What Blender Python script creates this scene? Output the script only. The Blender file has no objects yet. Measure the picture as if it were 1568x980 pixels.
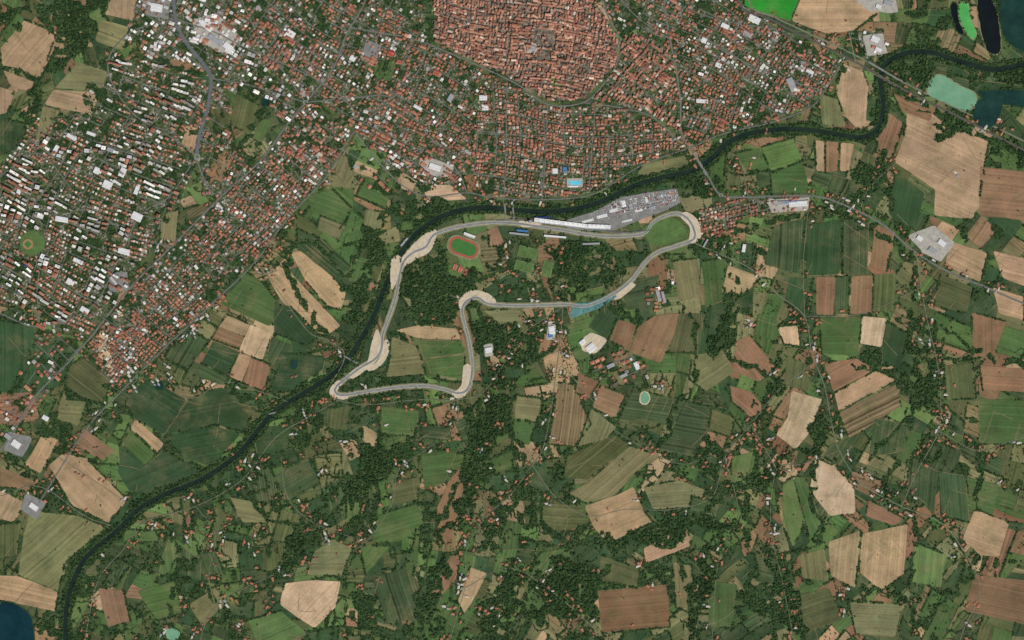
import bpy, math, random
import numpy as np
random.seed(7); rng=np.random.default_rng(7)
S=4.0
def W(x,y): return ((x-784)*S,(490-y)*S)
def lin(c):
    out=[]
    for v in c[:3]:
        v=v/255.0
        out.append(v/12.92 if v<=0.04045 else ((v+0.055)/1.055)**2.4)
    return tuple(out)
scene=bpy.context.scene
root=scene.collection
# ------------------------------------------------------------ rasters
OX,OY=300,220
RW,RH=1568+2*OX,980+2*OY
def newmask(): return np.zeros((RH,RW),bool)
def fill(m,poly,val=True):
    p=np.array(poly,float); x0=int(max(0,p[:,0].min()+OX)); x1=int(min(RW,p[:,0].max()+OX+2))
    y0=int(max(0,p[:,1].min()+OY)); y1=int(min(RH,p[:,1].max()+OY+2))
    if x1<=x0 or y1<=y0: return
    X,Y=np.meshgrid(np.arange(x0,x1)-OX+.5,np.arange(y0,y1)-OY+.5)
    ins=np.zeros(X.shape,bool); n=len(p)
    for i in range(n):
        xa,ya=p[i]; xb,yb=p[(i+1)%n]
        if ya==yb: continue
        c=((ya>Y)!=(yb>Y))&(X<(xb-xa)*(Y-ya)/(yb-ya)+xa)
        ins^=c
    m[y0:y1,x0:x1][ins]=val
def stroke(m,line,hw,val=True):
    for (xa,ya),(xb,yb) in zip(line[:-1],line[1:]):
        x0=int(max(0,min(xa,xb)-hw+OX)); x1=int(min(RW,max(xa,xb)+hw+OX+2))
        y0=int(max(0,min(ya,yb)-hw+OY)); y1=int(min(RH,max(ya,yb)+hw+OY+2))
        if x1<=x0 or y1<=y0: continue
        X,Y=np.meshgrid(np.arange(x0,x1)-OX+.5,np.arange(y0,y1)-OY+.5)
        dx,dy=xb-xa,yb-ya; L=dx*dx+dy*dy+1e-9
        t=np.clip(((X-xa)*dx+(Y-ya)*dy)/L,0,1)
        d=np.hypot(X-xa-t*dx,Y-ya-t*dy)
        m[y0:y1,x0:x1][d<hw]=val
def vnoise(sc):
    gh,gw=int(RH/sc)+3,int(RW/sc)+3
    g=rng.random((gh,gw))
    yy=np.arange(RH)/sc; xx=np.arange(RW)/sc
    yi=yy.astype(int); xi=xx.astype(int); fy=(yy-yi)[:,None]; fx=(xx-xi)[None,:]
    fy=fy*fy*(3-2*fy); fx=fx*fx*(3-2*fx)
    a=g[np.ix_(yi,xi)]; b=g[np.ix_(yi,xi+1)]; c=g[np.ix_(yi+1,xi)]; d=g[np.ix_(yi+1,xi+1)]
    return (a*(1-fx)+b*fx)*(1-fy)+(c*(1-fx)+d*fx)*fy
def fbm(sc,o=4):
    s=0;w=1;t=0
    for k in range(o): s=s+w*vnoise(sc/2**k); t+=w; w*=.55
    return s/t
def at(m,x,y):
    xi=int(x+OX); yi=int(y+OY)
    if 0<=xi<RW and 0<=yi<RH: return m[yi,xi]
    return True
def spline(pts,step=6,closed=False):
    P=[np.array(p,float) for p in pts]; n=len(P); out=[]
    rngi=range(n if closed else n-1)
    for i in rngi:
        p1=P[i]; p2=P[(i+1)%n]
        p0=P[i-1] if (i>0 or closed) else p1*2-p2
        p3=P[(i+2)%n] if (i+2<n or closed) else p2*2-p1
        k=max(1,int(np.linalg.norm(p2-p1)/step))
        for j in range(k):
            t=j/k
            out.append(tuple(0.5*((2*p1)+(-p0+p2)*t+(2*p0-5*p1+4*p2-p3)*t*t+(-p0+3*p1-3*p2+p3)*t**3)))
    if not closed: out.append(tuple(P[-1]))
    return out
def warp(x,y):
    k=1.0 if y<560 else 1.0+min(1,(y-560)/200)*.9
    if x>1150: k*=.7
    return (x+k*(6*math.sin(y/61+1.3)+4*math.sin(x/47+y/83)+2.2*math.sin(y/19+x/31)),
            y+k*(6*math.sin(x/57+.7)+4*math.sin(y/43-x/91)+2.2*math.sin(x/17-y/29)))
# ------------------------------------------------------------ materials
def nodes(name):
    m=bpy.data.materials.new(name); m.use_nodes=True; nt=m.node_tree
    b=nt.nodes['Principled BSDF']; b.inputs['Roughness'].default_value=0.9
    b.inputs['Specular IOR Level'].default_value=0.12
    return m,nt,b
def N(nt,t,**k):
    n=nt.nodes.new(t)
    for a,v in k.items(): setattr(n,a,v)
    return n
def math_(nt,op,a,b=None,c=None):
    n=nt.nodes.new('ShaderNodeMath'); n.operation=op
    for i,v in enumerate((a,b,c)):
        if v is None: continue
        if isinstance(v,(int,float)): n.inputs[i].default_value=v
        else: nt.links.new(v,n.inputs[i])
    return n.outputs[0]
def mulc(nt,col,fac):
    n=nt.nodes.new('ShaderNodeVectorMath'); n.operation='SCALE'
    nt.links.new(col,n.inputs[0]); nt.links.new(fac,n.inputs['Scale']); return n.outputs[0]
def mix(nt,f,a,b):
    n=nt.nodes.new('ShaderNodeMix'); n.data_type='RGBA'
    for idx,v in ((0,f),(6,a),(7,b)):
        if isinstance(v,(int,float)): n.inputs[idx].default_value=v
        elif isinstance(v,tuple): n.inputs[idx].default_value=(*v[:3],1)
        else: nt.links.new(v,n.inputs[idx])
    return n.outputs[2]
def noise(nt,vec,scale,detail=3,rough=.6,dim='3D'):
    n=nt.nodes.new('ShaderNodeTexNoise'); n.noise_dimensions=dim
    n.inputs['Scale'].default_value=scale; n.inputs['Detail'].default_value=detail; n.inputs['Roughness'].default_value=rough
    if vec is not None: nt.links.new(vec,n.inputs['W' if dim=='1D' else 'Vector'])
    return n.outputs['Fac']
def pos(nt): return nt.nodes.new('ShaderNodeNewGeometry').outputs['Position']
def rng_(nt,v,a,b,c,d):
    n=nt.nodes.new('ShaderNodeMapRange'); nt.links.new(v,n.inputs[0])
    for i,x in enumerate((a,b,c,d)): n.inputs[i+1].default_value=x
    return n.outputs[0]
def simple(name,col,var=.25,scale=.05,rough=.9):
    m,nt,b=nodes(name); b.inputs['Roughness'].default_value=rough
    P=pos(nt); n1=noise(nt,P,scale,5,.7)
    f=rng_(nt,n1,.25,.75,1-var,1+var)
    rgb=N(nt,'ShaderNodeRGB'); rgb.outputs[0].default_value=(*lin(col),1)
    nt.links.new(mulc(nt,rgb.outputs[0],f),b.inputs['Base Color']); return m
def mat_field():
    m,nt,b=nodes('crop_field')
    P=pos(nt)
    ca=N(nt,'ShaderNodeAttribute',attribute_name='col'); pa=N(nt,'ShaderNodeAttribute',attribute_name='par')
    sx=N(nt,'ShaderNodeSeparateColor'); nt.links.new(pa.outputs['Color'],sx.inputs[0])
    sp=N(nt,'ShaderNodeSeparateXYZ'); nt.links.new(P,sp.inputs[0])
    d=math_(nt,'ADD',math_(nt,'MULTIPLY',sp.outputs[0],sx.outputs[0]),math_(nt,'MULTIPLY',sp.outputs[1],sx.outputs[1]))
    wob=math_(nt,'MULTIPLY',noise(nt,P,.004,2),18.0)
    d=math_(nt,'ADD',d,wob)
    st=noise(nt,d,.022,3,.75,'1D')
    st2=noise(nt,d,.075,1,.5,'1D')
    stripe=math_(nt,'ADD',math_(nt,'MULTIPLY',math_(nt,'SUBTRACT',st,.5),2.6),math_(nt,'MULTIPLY',math_(nt,'SUBTRACT',st2,.5),2.6))
    stripe=math_(nt,'MULTIPLY',stripe,sx.outputs[2])
    big=math_(nt,'MULTIPLY',math_(nt,'SUBTRACT',noise(nt,P,.006,5,.66),.5),1.15)
    fine=math_(nt,'MULTIPLY',math_(nt,'SUBTRACT',noise(nt,P,.09,4,.8),.5),.8)
    f=math_(nt,'ADD',math_(nt,'ADD',math_(nt,'ADD',stripe,big),fine),1.0)
    f=math_(nt,'MAXIMUM',f,.25)
    hue=rng_(nt,noise(nt,P,.009,6,.72),.44,.7,0,.5)
    alt=mix(nt,rng_(nt,noise(nt,P,.004,2),.4,.6,0,1),lin((56,76,46)),lin((124,112,80)))
    c=mix(nt,hue,ca.outputs['Color'],alt)
    nt.links.new(mulc(nt,c,f),b.inputs['Base Color']); return m
def mat_cells(name,cols,size,green,gthr=(.45,.6),dry=(100,102,68)):
    m,nt,b=nodes(name); P=pos(nt)
    v=N(nt,'ShaderNodeTexVoronoi'); v.inputs['Scale'].default_value=1/size; nt.links.new(P,v.inputs['Vector'])
    sc=N(nt,'ShaderNodeSeparateColor'); nt.links.new(v.outputs['Color'],sc.inputs[0])
    r=N(nt,'ShaderNodeValToRGB'); r.color_ramp.interpolation='CONSTANT'
    el=r.color_ramp.elements; n=len(cols)
    while len(el)<n: el.new(.5)
    for i,c in enumerate(cols): el[i].position=i/n; el[i].color=(*lin(c),1)
    nt.links.new(sc.outputs[0],r.inputs[0])
    g=rng_(nt,noise(nt,P,.018,5,.7),gthr[0],gthr[1],0,1)
    gc=mix(nt,rng_(nt,noise(nt,P,.05,3),.4,.7,0,1),lin(green),lin(dry))
    c=mix(nt,g,r.outputs[0],gc)
    f=rng_(nt,noise(nt,P,.14,4,.8),.25,.75,.5,1.4)
    nt.links.new(mulc(nt,c,f),b.inputs['Base Color']); return m
def mat_roof():
    m,nt,b=nodes('roof_tiles'); P=pos(nt)
    ca=N(nt,'ShaderNodeAttribute',attribute_name='col')
    f=rng_(nt,noise(nt,P,.3,4,.8),.25,.75,.7,1.25)
    f=math_(nt,'MULTIPLY',f,rng_(nt,noise(nt,P,.01,4,.7),.3,.7,.8,1.2))
    w=N(nt,'ShaderNodeTexWave'); w.inputs['Scale'].default_value=.8; w.inputs['Distortion'].default_value=1; nt.links.new(P,w.inputs[0])
    f=math_(nt,'MULTIPLY',f,rng_(nt,w.outputs['Fac'],0,1,.93,1.05))
    nt.links.new(mulc(nt,ca.outputs['Color'],f),b.inputs['Base Color']); return m
def mat_wall():
    m,nt,b=nodes('plaster_wall_with_windows')
    g=N(nt,'ShaderNodeNewGeometry'); P=g.outputs['Position']
    cr=N(nt,'ShaderNodeVectorMath',operation='CROSS_PRODUCT'); nt.links.new(g.outputs['True Normal'],cr.inputs[0]); cr.inputs[1].default_value=(0,0,1)
    dt=N(nt,'ShaderNodeVectorMath',operation='DOT_PRODUCT'); nt.links.new(P,dt.inputs[0]); nt.links.new(cr.outputs[0],dt.inputs[1])
    sp=N(nt,'ShaderNodeSeparateXYZ'); nt.links.new(P,sp.inputs[0])
    u=math_(nt,'FRACT',math_(nt,'MULTIPLY',dt.outputs['Value'],.36)); v=math_(nt,'FRACT',math_(nt,'MULTIPLY',sp.outputs[2],.32))
    iu=math_(nt,'LESS_THAN',math_(nt,'ABSOLUTE',math_(nt,'SUBTRACT',u,.5)),.2)
    iv=math_(nt,'LESS_THAN',math_(nt,'ABSOLUTE',math_(nt,'SUBTRACT',v,.5)),.24)
    ca=N(nt,'ShaderNodeAttribute',attribute_name='col')
    c=mix(nt,math_(nt,'MULTIPLY',iu,iv),ca.outputs['Color'],(.03,.035,.04))
    nt.links.new(c,b.inputs['Base Color']); return m
def mat_leaf():
    m,nt,b=nodes('foliage'); P=pos(nt)
    oi=N(nt,'ShaderNodeObjectInfo')
    r=N(nt,'ShaderNodeValToRGB'); el=r.color_ramp.elements
    el[0].position=0; el[0].color=(*lin((40,62,38)),1); el[1].position=1; el[1].color=(*lin((98,112,66)),1)
    e=el.new(.4); e.color=(*lin((48,74,44)),1); e=el.new(.8); e.color=(*lin((66,90,52)),1)
    nt.links.new(oi.outputs['Random'],r.inputs[0])
    f=math_(nt,'MULTIPLY',rng_(nt,noise(nt,P,.004,3),.3,.7,.65,1.3),rng_(nt,noise(nt,P,.4,2),.3,.7,.7,1.25))
    nt.links.new(mulc(nt,r.outputs[0],f),b.inputs['Base Color']); return m
def mat_water(name,deep,shal,rough=.25):
    m,nt,b=nodes(name); P=pos(nt); b.inputs['Roughness'].default_value=rough; b.inputs['Specular IOR Level'].default_value=.3
    c=mix(nt,rng_(nt,noise(nt,P,.01,5,.65),.35,.7,0,1),lin(deep),lin(shal))
    nt.links.new(c,b.inputs['Base Color']); return m
M={}
M['field']=mat_field()
M['urban']=mat_cells('town_ground',[(146,140,130),(106,104,98),(64,82,50),(170,160,146),(118,108,86),(54,72,42),(88,92,78),(48,64,38)],9,(46,68,38),(.42,.54))
M['urban_dense']=mat_cells('old_town_paving',[(122,104,88),(88,80,74),(144,128,114),(76,68,60),(104,98,86)],8,(56,68,44),(.55,.66))
M['ground']=mat_cells('countryside_ground',[(68,84,50),(80,92,56),(56,76,44),(94,96,66),(58,74,44),(48,68,40)],30,(44,64,36),(.38,.62))
def mat_under():
    m,nt,b=nodes('undergrowth'); P=pos(nt)
    c=mix(nt,rng_(nt,noise(nt,P,.03,5,.75),.35,.7,0,1),lin((30,50,30)),lin((68,90,50)))
    nt.links.new(c,b.inputs['Base Color']); return m
M['under']=mat_under()
M['roof']=mat_roof(); M['wall']=mat_wall(); M['leaf']=mat_leaf()
M['bark']=simple('bark',(70,58,46))
M['river']=mat_water('river_water',(20,34,28),(36,50,38))
M['water_dark']=mat_water('dark_lake_water',(18,44,40),(32,64,54))
M['water_black']=mat_water('black_pond_water',(10,16,18),(18,26,24))
M['water_green']=mat_water('pale_green_water',(98,142,112),(118,158,126))
M['water_algae']=mat_water('algae_water',(62,146,70),(84,164,80),.7)
M['water_teal']=mat_water('teal_water',(8,38,46),(18,54,58))
M['pool']=mat_water('pool_water',(60,180,205),(90,200,220),.1)
M['asphalt']=simple('asphalt',(120,120,116),.3,.03)
M['asphalt_dark']=simple('dark_asphalt',(94,96,98),.25,.03)
M['road']=simple('country_road',(112,112,94),.4,.03)
M['dirt']=simple('dirt_track',(128,114,86),.45,.03)
M['street']=simple('town_street',(104,104,98),.3,.04)
M['gravel']=simple('gravel',(184,170,146),.25,.05)
M['verge']=simple('grass_verge',(122,120,92),.4,.02)
M['grass']=simple('grass',(80,104,58),.4,.02)
M['pitch']=simple('football_grass',(62,108,54),.18,.03)
M['redtrack']=simple('red_running_track',(152,84,66),.12,.05)
M['white']=simple('white_paint',(220,220,216),.08,.1)
M['concrete']=simple('concrete',(158,154,144),.3,.04)
M['blue']=simple('blue_metal_roof',(66,112,160),.1,.05)
M['navy']=simple('navy_panel',(40,56,96),.1,.05)
M['teal']=simple('teal_paint',(84,122,118),.4,.03)
M['metal']=simple('light_metal_roof',(204,204,202),.15,.04)
M['greymetal']=simple('grey_metal_roof',(144,146,148),.15,.04)
M['terracotta']=simple('terracotta_roof',(162,110,86),.2,.2)
M['plaster']=simple('plaster',(196,182,156),.1,.1)
M['glass']=simple('dark_glass',(36,44,52),.1,.1,.2)
M['red']=simple('red_paint',(166,60,46),.1,.1)
M['rail']=simple('railway_ballast',(84,80,72),.25,.05)
M['clay']=simple('baseball_clay',(150,116,86),.15,.05)
M['wallc']=M['plaster']
# ------------------------------------------------------------ mesh helpers
def link(name,me,mats):
    for k in mats: me.materials.append(M[k])
    o=bpy.data.objects.new(name,me); root.objects.link(o); return o
def sheet(name,poly,z,mat):
    me=bpy.data.meshes.new(name); me.from_pydata([(*W(*p),z) for p in poly],[],[list(range(len(poly)))])
    me.update()
    o=link(name,me,[mat]); 
    if me.polygons[0].normal.z<0: me.flip_normals()
    return o
def stripmesh(name,line,hw,z,mat,closed=False,off=0):
    P=np.array(line,float); n=len(P)
    if closed: T=np.roll(P,-1,0)-np.roll(P,1,0)
    else: T=np.gradient(P,axis=0)
    T/=np.linalg.norm(T,axis=1)[:,None]+1e-9
    Nn=np.stack([-T[:,1],T[:,0]],1)
    h=np.full(n,hw) if np.isscalar(hw) else np.interp(np.linspace(0,1,n),np.linspace(0,1,len(hw)),hw)
    P=P+Nn*off
    L=P+Nn*h[:,None]; R=P-Nn*h[:,None]
    v=[(*W(*p),z) for p in L]+[(*W(*p),z) for p in R]
    f=[(i,i+1,n+i+1,n+i) for i in range(n-1)]
    if closed: f.append((n-1,0,n,2*n-1))
    me=bpy.data.meshes.new(name); me.from_pydata(v,[],f); me.update()
    if len(me.polygons) and me.polygons[0].normal.z<0: me.flip_normals()
    return link(name,me,[mat])
class MB:
    def __init__(s): s.v=[];s.f=[];s.m=[];s.mats=[]
    def mi(s,k):
        if k not in s.mats: s.mats.append(k)
        return s.mats.index(k)
    def add(s,v,f,k):
        b=len(s.v); s.v+=v; s.f+=[tuple(b+i for i in q) for q in f]; s.m+=[s.mi(k)]*len(f)
    def box(s,x,y,z,sx,sy,sz,a=0,k='concrete',k2=None):  # metres, base at z
        c,d=math.cos(a),math.sin(a)
        q=[(x+c*u-d*w_,y+d*u+c*w_) for u,w_ in((-sx/2,-sy/2),(sx/2,-sy/2),(sx/2,sy/2),(-sx/2,sy/2))]
        v=[(*p,z) for p in q]+[(*p,z+sz) for p in q]
        s.add(v,[(0,1,5,4),(1,2,6,5),(2,3,7,6),(3,0,4,7)],k); s.add(v,[(4,5,6,7)],k2 or k)
    def gable(s,x,y,z,sx,sy,h,a,k='terracotta',wk='plaster',o=.6):
        c,d=math.cos(a),math.sin(a)
        t=lambda u,w_,zz:(x+c*u-d*w_,y+d*u+c*w_,zz)
        X=sx/2+o;Y=sy/2+o
        s.add([t(-X,-Y,z),t(X,-Y,z),t(X,Y,z),t(-X,Y,z),t(-X,0,z+h),t(X,0,z+h)],[(0,1,5,4),(2,3,4,5)],k)
        X=sx/2;Y=sy/2
        s.add([t(-X,-Y,z),t(-X,Y,z),t(-X,0,z+h*.93),t(X,-Y,z),t(X,Y,z),t(X,0,z+h*.93)],[(1,0,2),(3,4,5)],wk)
    def obj(s,name,z=0):
        me=bpy.data.meshes.new(name); me.from_pydata(s.v,[],s.f); me.update()
        me.polygons.foreach_set('material_index',s.m)
        return link(name,me,s.mats)
# ------------------------------------------------------------ traced data
RIVER=[(1700,120),(1620,110),(1568,100),(1520,106),(1470,94),(1425,80),(1385,82),(1355,98),(1348,122),(1352,160),(1345,195),(1320,210),(1285,206),(1240,199),(1195,198),(1150,204),(1112,220),(1088,244),(1058,262),(1012,272),(970,285),(930,305),(890,318),(840,324),(790,322),(740,318),(690,326),(652,346),(622,376),(603,410),(588,442),(574,480),(552,520),(530,553),(500,580),(460,605),(420,630),(398,655),(370,690),(338,716),(300,738),(250,758),(212,780),(180,812),(140,845),(116,880),(102,930),(100,985),(90,1080),(60,1200)]
RIV=spline(RIVER,5)
TRACK=[(985,358),(940,362),(900,359),(860,352),(825,347),(790,342),(750,341),(715,345),(690,350),(664,360),(652,378),(634,386),(620,398),(613,416),(609,440),(603,465),(594,490),(586,512),(584,535),(574,550),(552,563),(532,578),(515,592),(514,601),(526,605),(560,600),(610,593),(650,591),(680,596),(700,602),(714,598),(721,582),(723,556),(718,520),(710,490),(708,472),(716,460),(732,456),(748,465),(790,468),(835,467),(868,466),(892,469),(915,463),(945,447),(968,428),(988,402),(1008,386),(1035,377),(1062,366),(1062,350),(1052,334),(1036,327),(1015,332),(998,343)]
TRK=spline(TRACK,4,True)
ROADS=[ # pts, halfwidth, material
 ([(1130,-120),(1130,0),(1180,30),(1250,65),(1310,95),(1370,130),(1430,160),(1500,195),(1568,230),(1800,340)],1.6,'rail'),
 ([(1150,-120),(1146,0),(1190,28),(1258,60),(1318,89),(1376,122),(1436,152),(1506,186),(1568,216),(1800,326)],1.2,'road'),
 ([(1012,-100),(1017,0),(1026,60),(1036,110),(1042,160),(1044,205),(1063,235),(1083,268),(1103,298),(1140,302),(1240,300),(1290,313),(1350,343),(1400,385),(1450,415),(1510,440),(1568,465),(1800,560)],1.4,'street'),
 ([(262,-100),(266,0),(272,40),(290,72),(312,98),(323,122),(318,165),(306,205),(301,238)],2.6,'asphalt_dark'),
 ([(-150,860),(0,690),(50,612),(100,560),(140,515),(200,440),(262,378),(340,300),(400,245),(440,190),(468,157),(510,105),(532,50),(560,0),(590,-100)],1.3,'street'),
 ([(60,770),(130,660),(185,600),(250,535),(330,460),(390,402),(440,335),(500,270),(540,205),(590,160),(640,110),(655,62)],1.0,'street'),
 ([(468,157),(540,150),(600,150),(650,200),(700,262),(715,295)],.9,'street'),
 ([(535,42),(580,50),(640,62),(720,95),(790,128),(840,160),(893,157),(925,128),(945,95),(950,62),(930,22),(905,-40)],1.1,'street'),
 ([(893,157),(950,165),(1000,180),(1042,220)],.9,'street'),
 ([(1290,95),(1262,140),(1240,165),(1180,188),(1110,204),(1060,225),(985,252),(920,292),(880,303),(800,306),(740,300),(715,295),(650,300),(600,270),(545,205)],.9,'street'),
 ([(323,120),(380,130),(430,145),(468,157)],.9,'street'),
 ([(301,238),(270,215),(200,170),(165,100),(200,50),(266,30)],.9,'street'),
 ([(301,245),(320,290),(340,300)],1.0,'street'),
 ([(301,240),(260,300),(215,330),(180,400),(140,470),(60,500),(0,480)],.9,'street'),
 ([(0,270),(60,235),(120,300),(200,360),(262,378)],.8,'street'),
 ([(120,190),(90,260),(40,330),(0,380)],.8,'street'),
 ([(200,175),(150,260),(100,340),(60,420),(60,500)],.8,'street'),
 ([(370,0),(400,60),(468,157)],.8,'street'),
 ([(1018,20),(1080,60),(1130,90),(1200,120),(1262,140)],.8,'street'),
 ([(1026,60),(980,30),(950,0)],.8,'street'),
 ([(1018,0),(1100,30),(1190,45)],.8,'street'),
 ([(838,160),(836,230),(830,306)],.9,'street'),
 ([(776,125),(775,220),(772,300)],.8,'street'),
 ([(912,158),(906,230),(902,296)],.8,'street'),
 ([(740,205),(840,208),(906,210),(1000,215)],.7,'street'),
 ([(1062,372),(1100,388),(1150,412),(1190,450),(1232,485),(1243,540),(1262,590),(1272,640),(1285,690),(1320,740),(1380,775),(1440,800),(1478,848),(1500,905),(1470,980),(1450,1100)],.6,'road'),
 ([(1403,388),(1410,440),(1422,500),(1436,560),(1440,610),(1437,660),(1405,720),(1380,775)],.55,'road'),
 ([(1437,660),(1500,690),(1568,670),(1750,640)],.45,'road'),
 ([(1300,50),(1310,95)],.8,'road'),
 ([(862,470),(858,520),(850,585),(842,640),(830,690),(815,712),(780,760),(745,790),(715,840),(712,900),(690,980),(680,1100)],.5,'road'),
 ([(815,712),(850,760),(900,790),(960,780),(1030,780),(1090,760),(1110,700),(1150,650),(1190,600),(1240,560)],.45,'road'),
 ([(1110,700),(1130,790),(1100,860),(1090,980),(1080,1100)],.4,'road'),
 ([(1090,700),(1040,710),(985,685),(930,650),(905,610),(860,560)],.4,'road'),
 ([(700,600),(698,650),(650,690),(610,720),(600,770),(560,830),(500,860),(420,880),(330,930),(300,1000)],.45,'road'),
 ([(520,612),(470,640),(420,672),(370,735),(300,775),(220,800),(190,840),(150,890),(130,980)],.5,'road'),
 ([(515,612),(560,620),(640,612),(700,612),(740,600),(770,560),(790,520),(830,490),(862,470)],.5,'road'),
 ([(430,700),(440,760),(480,800),(560,830)],.4,'road'),
 ([(300,775),(330,820),(320,880),(330,930)],.4,'road'),
 ([(500,600),(528,545),(500,520),(470,505),(408,420),(390,402)],.5,'road'),
 ([(185,600),(240,570),(290,610),(345,585),(400,600),(440,615)],.4,'road'),
 ([(90,700),(150,740),(195,770)],.4,'road'),
 ([(0,760),(60,745),(130,790),(170,805)],.5,'road'),
 ([(1145,300),(1135,250),(1120,235)],.5,'road'),
 ([(1240,300),(1230,400),(1232,485)],.4,'road'),
 ([(1232,485),(1320,480),(1410,440)],.4,'road'),
 ([(1370,250),(1330,290),(1315,325)],.5,'road'),
 ([(1190,720),(1150,650)],.4,'road'),
 ([(1285,690),(1230,710),(1190,720),(1180,800),(1200,900),(1220,1000)],.4,'road'),
 ([(712,900),(780,870),(850,910),(930,980)],.4,'road'),
 ([(540,165),(500,130),(440,100),(370,70),(330,50),(272,30)],.9,'street'),
 ([(770,300),(776,345)],.7,'street'),
]
FC={'T':((162,136,105),.17),'t':((184,160,128),.12),'B':((132,103,78),.2),'R':((120,90,68),.18),'G':((72,96,54),.2),'D':((50,73,46),.18),'L':((92,116,66),.18),'O':((114,112,78),.22),'K':((82,88,56),.26),'X':((40,128,40),.08),'V':((62,78,50),.38),'S':((116,104,74),.44)}
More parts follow.
